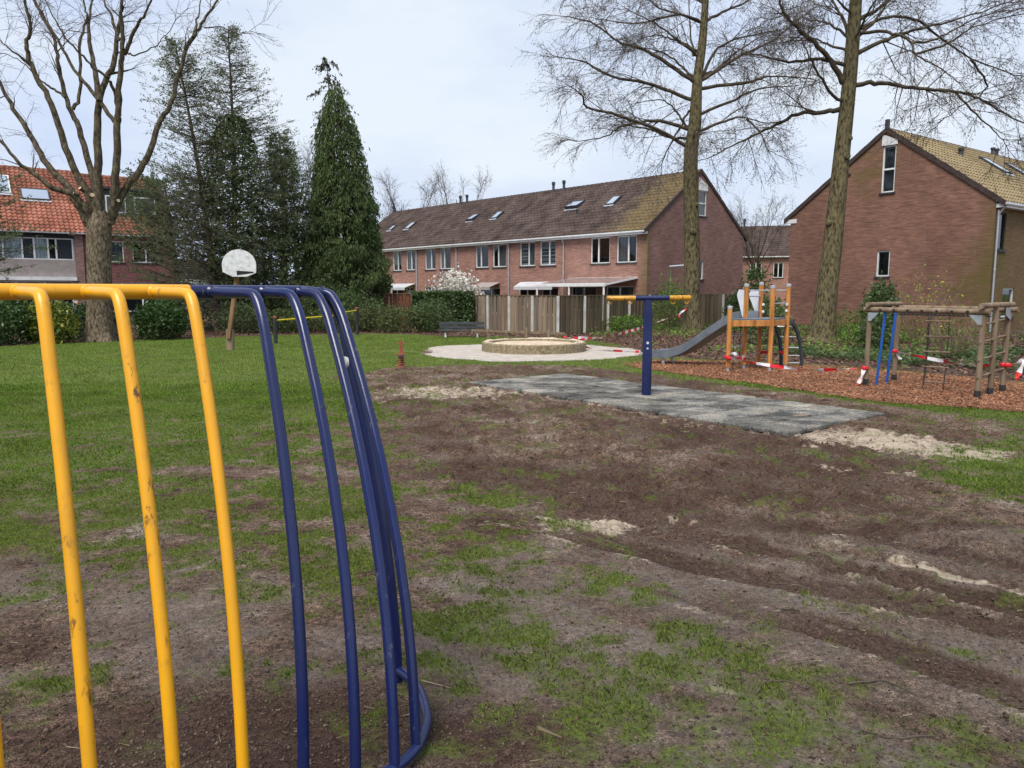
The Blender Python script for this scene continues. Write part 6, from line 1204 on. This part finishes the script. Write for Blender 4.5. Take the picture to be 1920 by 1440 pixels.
def sparse_conifer(label, base, top, h, wbase, seed, m, n_br, dens, droop=0., leaf=(.07, .2), prof=lambda f: (1 - f) ** .7, lo=.08, nleaf=9, ivy=None, cat='conifer', tr=.17):
    rg = np.random.default_rng(seed); t = thing('conifer_tree', (base[0], base[1], 0), label, cat); b = np.array([base[0], base[1], -.1]); e = np.array([top[0], top[1], h]); k = rg.normal(0, .12, 3)
    ctr = lambda f: b + (e - b) * np.asarray(f)[..., None] + np.array([.35, .1, 0]) * np.sin(np.asarray(f) * 3.1)[..., None] * .5
    MB().tube([tuple(ctr(np.array(q / 12.))) for q in range(13)], [tr * (1 - .9 * q / 12) for q in range(13)], 10).build('trunk', 'limb', t, True)
    f = lo + (1 - lo) * rg.random(n_br) ** .85; az = rg.uniform(0, 6.283, n_br); L = wbase * prof(f) * rg.uniform(.55, 1.1, n_br) + .12; D = np.stack([np.cos(az), np.sin(az), rg.normal(.22 - droop, .16, n_br)], -1); D /= np.linalg.norm(D, axis=1)[:, None]
    a, bb, c, d = sticks('branches', ctr(f), D, L, .010 + .004 * L, 'conifer_twig', t, rg, .1, -droop * .5 + .05); p, q = along(a, bb, c, 6, rg, .2); a2, b2, c2, d2 = sticks('twigs', p, rdirs(rg, q, .45, .05 - droop), rg.uniform(.2, .6, len(p)), .0045, 'conifer_twig', t, rg)
    P, Q = along(a2, b2, c2, nleaf, rg, .15); fz = (P[:, 2] / h); keep = rg.random(len(P)) < dens(fz); P, Q = P[keep] + rg.normal(0, .04, (keep.sum(), 3)), Q[keep]
    leaves('foliage', P, *leaf, .4, m, t, rg, axis=Q * .7 + np.array([0, 0, -droop]), kind='stuff')
    if ivy:
        z0, z1, rad, n = ivy; z = rg.uniform(z0, z1, n); az = rg.uniform(0, 6.283, n); s = (z - z0) / (z1 - z0); rr = rad * np.sqrt(np.clip(1 - (2 * s - .9) ** 2 * .75, .05, 1)) * (.7 + .5 * fbm(az * 2, z, 1., 3, seed)) * (1 - .55 * rg.random(n) ** 2); C = ctr(z / h) + np.stack([rr * np.cos(az), rr * np.sin(az), 0 * z], -1)
        leaves('ivy', C, .09, .2, .7, 'ivy', t, rg, kind='stuff')
    return t
sparse_conifer('thin feathery conifer leaning left behind the basketball board', (-12.55, 32.5), (-14.0, 33), 12.0, 3.4, 51, 'conifer', 520, lambda f: .95 - .62 * f, prof=lambda f: np.clip(1 - f, 0, 1) ** .6 * (.8 + .35 * np.sin(f * 3)), leaf=(.05, .13), nleaf=12)
sparse_conifer('tall ivy-clad feathery conifer behind the basketball board', (-12.3, 33.4), (-12.0, 33.6), 12.7, 3.9, 52, 'conifer', 560, lambda f: .95 - .68 * f, prof=lambda f: np.clip(1 - f, 0, 1) ** .6 * (.75 + .45 * np.sin(f * 3)), leaf=(.05, .13), nleaf=12, ivy=(1.2, 9.2, 1.35, 6800))
sparse_conifer('bushy dark evergreen between the ivy-clad conifer and the cypress', (-10.5, 34.6), (-10.3, 34.8), 8.0, 2.9, 53, 'holly', 290, lambda f: 1.05 - .5 * f, leaf=(.06, .16), nleaf=12, ivy=(.4, 4.8, 1.3, 3000))
sparse_conifer('loose olive evergreen tucked behind the bushy dark one', (-11.6, 38.0), (-11.3, 38.), 9.4, 3.2, 54, 'shrub', 300, lambda f: .9 - .35 * f, leaf=(.06, .16), nleaf=10)
sparse_conifer('old ragged spruce with drooping sparse branches behind the cypress', (-9.0, 39.0), (-9.13, 39.0), 13.1, 2.9, 55, 'dead_foliage', 62, lambda f: .5 + .5 * sst(.7, .95, f), droop=.45, prof=lambda f: (1.02 - f) ** .6 * .9, leaf=(.08, .2), nleaf=8, lo=.5)
sparse_conifer('dark holly tree overhanging the red brick house from the front', (-15.2, 34.5), (-15.5, 34.6), 6.6, 2.6, 56, 'holly', 270, lambda f: 1. - .2 * f, leaf=(.08, .18), nleaf=8, prof=lambda f: .5 + .6 * np.sin(np.clip(f, 0, 1) * 3.1), lo=.3)
sparse_conifer('evergreen branches at the left picture edge in front of the pantile house', (-21.8, 30), (-21.8, 30), 6.6, 2.7, 57, 'holly', 190, lambda f: .8, leaf=(.07, .17), nleaf=8, prof=lambda f: .5 + .6 * np.sin(np.clip(f, 0, 1) * 3.1), lo=.3)

# ------------------------------------------------------------------ shrubs and hedges
def shrub(name, label, cat, x, y, rx, ry, h, n, leaf, m, seed, z0=.0, shape=.62, stems=14, inner=.55, lobes=.5, asp=.55, extra=None, stem_m='twig'):
    rg = np.random.default_rng(seed); t = thing(name, (x, y, 0), label, cat); d = rg.normal(0, 1, (n, 3)); d[:, 2] = d[:, 2] * .9 + .25; d /= np.linalg.norm(d, axis=1)[:, None]; az = np.arctan2(d[:, 1], d[:, 0])
    lb = 1 - lobes / 2 + lobes * fbm(az * 1.7 + 40, d[:, 2] * 3.5, 1.2, 3, seed % 60, .6) + .10 * rg.normal(0, 1, n); r = (inner + (1 - inner) * rg.random(n) ** .6) * lb
    C = np.stack([x + rx * d[:, 0] * r, y + ry * d[:, 1] * r, z0 + (h - z0) * (.42 + .58 * d[:, 2] * r)], -1); C = C[C[:, 2] > .03 + z0 * .5]
    leaves('foliage', C, *leaf, asp, m, t, rg, kind='stuff')
    if stems:
        a = rg.uniform(0, 6.283, stems); D = np.stack([np.cos(a) * rx * .5, np.sin(a) * ry * .5, 0 * a + h * .7], -1); L = np.linalg.norm(D, axis=1); S = np.stack([x + np.cos(a) * rx * .2, y + np.sin(a) * ry * .2, 0 * a - .03], -1)
        a1, b1, c1, _ = sticks('stems', S, D / L[:, None], L, .012, stem_m, t, rg, .15); p, q = along(a1, b1, c1, 5, rg, .3); sticks('twigs', p, rdirs(rg, q, .5, .2), rg.uniform(.15, .45, len(p)) * h, .004, stem_m, t, rg)
    if extra: mm, k, lf, nm = extra; q = C[rg.permutation(len(C))[:k]]; leaves(nm, q + (q - np.array([x, y, h * .5])) * .06, *lf, .6, mm, t, rg, kind='stuff')
    return t
shrub('laurel_bush', 'dark green laurel bush at the far left edge of the lawn', 'bush', -16.5, 24.6, 1.0, .9, 1.5, 3600, (.08, .17), 'laurel', 61)
shrub('speckled_bush', 'yellow speckled evergreen bush left of the pollarded tree', 'bush', -15.35, 25.2, .85, .7, 1.42, 3000, (.08, .17), 'aucuba', 62, extra=('laurel', 900, (.08, .16), 'dark_leaves'))
shrub('dark_bush', 'dark bush right behind the pollarded tree trunk', 'bush', -15.0, 27.2, .9, .7, 1.35, 2400, (.07, .15), 'laurel', 63)
shrub('round_bush', 'round glossy laurel bush right of the pollarded tree', 'bush', -12.6, 27.2, .92, .8, 1.42, 4200, (.07, .16), 'laurel', 64, lobes=.3)
for k, (lb, x, y, rx, h, m, n) in enumerate([('shaded shrub below the ivy-clad conifer', -11.2, 31.5, 1.1, 1.3, 'holly', 2600), ('low olive shrub behind the leaning basketball post', -9.6, 31.6, 1.2, 1.0, 'shrub', 2400), ('dark evergreen shrub under the left side of the cypress', -9.0, 33.6, 1.3, 2.0, 'holly', 3800),
        ('dark evergreen shrub under the right side of the cypress', -7.2, 33.8, 1.3, 1.9, 'ivy', 3600), ('twiggy green shrub behind the gymnastics bars', -7.6, 32.2, 1.2, 1.05, 'shrub', 2300), ('twiggy light green shrub in front of the brown plank fence', -5.9, 33.0, 1.2, 1.25, 'shrub', 2400),
        ('feathery shrub left of the bench', -4.6, 32.0, 1.2, 1.1, 'shrub', 2300), ('dark leafy shrub just behind the left end of the bench', -3.4, 32.2, 1.0, 1.35, 'ivy', 2800), ('tall dark shrub filling the gap behind the tube frame', -10.2, 36.5, 1.6, 2.6, 'holly', 3800)]):
    shrub('shrub', lb, 'shrub', x, y, rx, rx * .8, h, n, (.06, .14), m, 70 + k, lobes=.75, inner=.4, stems=20)
def hedge():
    rg = np.random.default_rng(91); t = thing('ivy_hedge', (-3.1, 35.2, 0), 'dark ivy-covered hedge left of the grey plank fence', 'hedge'); n = 9500; x = rg.uniform(-4.6, -1.75, n); z = rg.random(n) ** .8 * 1.72; y = 34.9 + .45 * rg.random(n) + .25 * (fbm(x, z, 1.6, 3, 92) - .5); z = z + .12 * (fbm(x, y, 1.5, 2, 93) - .5)
    leaves('foliage', np.stack([x, y, np.maximum(z, .03)], -1), .08, .18, .75, 'ivy', t, rg, kind='stuff'); s = rg.integers(0, n, 60); sticks('stems', np.stack([x[s], y[s] + .1, 0 * s], -1), rdirs(rg, np.tile([0, 0, 1.], (60, 1)), .12), rg.uniform(1., 1.6, 60), .02, 'limb', t, rg)
hedge()
shrub('magnolia', 'white flowering magnolia bush behind the ivy hedge', 'flowering shrub', -2.95, 40, 1.42, 1.1, 2.85, 2600, (.05, .1), 'shrub', 94, stems=26, extra=('petal', 2100, (.12, .23), 'blossoms'), inner=.35, lobes=.35, stem_m='limb')
shrub('fresh_shrub', 'airy bright green shrub beside the bare tree at the fence', 'shrub', 7.0, 33.9, .85, .6, 2.35, 1900, (.06, .13), 'fresh', 95, inner=.3, stems=16, lobes=.8)
shrub('ivy_clump', 'dark ivy clump against the right-hand gable wall', 'shrub', 12.1, 25.0, .62, .5, 2.02, 2600, (.08, .17), 'ivy', 96, lobes=.4)
shrub('forsythia', 'sparse yellow blooming shrub against the gable wall', 'flowering shrub', 13.6, 25.2, 1.3, .7, 2.5, 260, (.06, .12), 'fresh', 97, inner=.2, stems=34, extra=('yellow_bloom', 420, (.05, .11), 'blossoms'), lobes=.9, stem_m='old_wood')
shrub('evergreen_shrub', 'evergreen shrub behind the slide tower', 'shrub', 8.2, 24.5, .8, .6, 1.6, 1500, (.08, .17), 'ivy', 98, lobes=.6); shrub('leaning_shrub', 'green shrub at the foot of the leaning tree', 'shrub', 11.6, 25.0, .8, .6, .7, 600, (.07, .15), 'fresh', 99, lobes=.7, inner=.3)
shrub('twiggy_shrub', 'bare brown twiggy shrub behind the log climbing frame', 'shrub', 11.4, 19.6, .9, .5, 1.35, 260, (.05, .1), 'fresh', 100, inner=.2, stems=40, stem_m='old_wood'); shrub('ivy_mound', 'ivy mound behind the blue poles of the log frame', 'shrub', 9.9, 20.6, .45, .4, 1.25, 1000, (.07, .15), 'ivy', 101, lobes=.6)
shrub('corner_shrub', 'bare brown stems beside the algae-green fence', 'shrub', 13.4, 19.0, .8, .5, 1.2, 500, (.06, .13), 'shrub', 102, inner=.3, stems=30, stem_m='old_wood'); shrub('small_tree', 'small ivy-wrapped tree in front of the distant house', 'tree', 14.6, 46, .9, .7, 3.4, 520, (.12, .25), 'ivy', 103, z0=1.6, inner=.2, stems=14, stem_m='limb', lobes=.9)
shrub('ivy_wall_patch', 'green creeper growing low on the gable wall by the leaning tree', 'shrub', 12.9, 28.5, 1.3, .8, 1.2, 550, (.08, .16), 'fresh', 104, inner=.3, lobes=.9); shrub('bramble', 'dark bramble in the bed under the terrace gable', 'shrub', 5.0, 32.5, 1.1, .6, .7, 1100, (.07, .14), 'fresh', 105, lobes=.8, inner=.3)
shrub('garden_shrub', 'evergreen garden shrub behind the tower in front of the far fence', 'shrub', 10.6, 34.5, 1.0, .7, 1.9, 2000, (.09, .18), 'laurel', 106, lobes=.6)
shrub('garden_hedge', 'shaded garden hedge below the pantile houses', 'hedge', -20.5, 34.5, 3.2, .8, 1.2, 5200, (.08, .17), 'holly', 107, lobes=.5)
shrub('garden_hedge', 'dark garden hedge between the round bush and the conifers', 'hedge', -13.6, 34.0, 2.6, .8, 1.7, 5200, (.08, .17), 'holly', 108, lobes=.5)

# ------------------------------------------------------------------ the person in the garden
def person():
    x, y = -18.15, 31.8; t = thing('person', (x, y, 0), 'person in dark clothes sitting in the garden behind the bushes', 'person')
    J = [(0, 0, .50), (0, .03, .72), (0, .05, .95), (0, .03, 1.05), (.17, .03, .93), (.24, -.06, .68), (.17, -.25, .58), (-.17, .03, .93), (-.24, -.06, .68), (-.17, -.25, .58), (.1, -.02, .47), (.14, -.42, .48), (.14, -.45, .05), (.14, -.58, .03), (-.1, -.02, .47), (-.14, -.42, .48), (-.14, -.45, .05), (-.14, -.58, .03)]
    ED = [(0, 1), (1, 2), (2, 3), (2, 4), (4, 5), (5, 6), (2, 7), (7, 8), (8, 9), (0, 10), (10, 11), (11, 12), (12, 13), (0, 14), (14, 15), (15, 16), (16, 17)]; RD = [.15, .15, .14, .07, .075, .055, .04, .075, .055, .04, .095, .075, .055, .045, .095, .075, .055, .045]
    me = bpy.data.meshes.new('body'); me.from_pydata(J, ED, []); o = link('body', me, 'cloth', t); md = o.modifiers.new('skin', 'SKIN')
    for i, v in enumerate(me.skin_vertices[0].data): v.radius = (RD[i], RD[i]); v.use_root = i == 0
    sb = o.modifiers.new('sub', 'SUBSURF'); sb.levels = 2; sb.render_levels = 2
    h = MB(); h.lathe((x, y, 1.04), [(.05, -.02), (.055, .04), (.075, .07), (.092, .13), (.095, .18), (.085, .23), (.055, .27), (.001, .285)], 18); h.tube([(x, y - .085, 1.18), (x, y - .115, 1.155)], [.014, .018], 8)
    for s in (-1, 1): h.tube([(x + s * .09, y, 1.18), (x + s * .108, y + .01, 1.19)], [.03, .022], 8)
    h.build('head', 'skin', t, True)
    for s in (-1, 1):
        hd_ = MB(); b = Vector((x + s * .17, y - .25, .58)); hd_.beam(b, b + Vector((-s * .02, -.09, -.03)), .075, .03, ch=.4)
        for k in range(4): c = b + Vector((s * (-.05 + .025 * k) - s * .005, -.09, -.03)); hd_.tube([c, c + Vector((0, -.035, -.012)), c + Vector((0, -.055 - .006 * (k in (1, 2)), -.035))], [.009, .009, .007], 6)
        c = b + Vector((-s * .035, -.03, 0)); hd_.tube([c, c + Vector((-s * .03, -.03, -.005)), c + Vector((-s * .035, -.055, -.015))], [.011, .01, .008], 6); hd_.build('hand', 'skin', t, True)
    c = thing('garden_chair', (x, y + .1, 0), 'dark garden chair under the seated person', 'chair')
    MB().box(x - .25, x + .25, y - .25, y + .22, .33, .37).build('seat', 'black_post', c); MB().box(x - .25, x + .25, y + .22, y + .26, .37, .92).build('backrest', 'black_post', c)
    for sx in (-.22, .22):
        for sy in (-.22, .2): MB().beam((x + sx, y + sy, -.03), (x + sx, y + sy, .33), .035, .035).build('leg', 'black_post', c)
person()
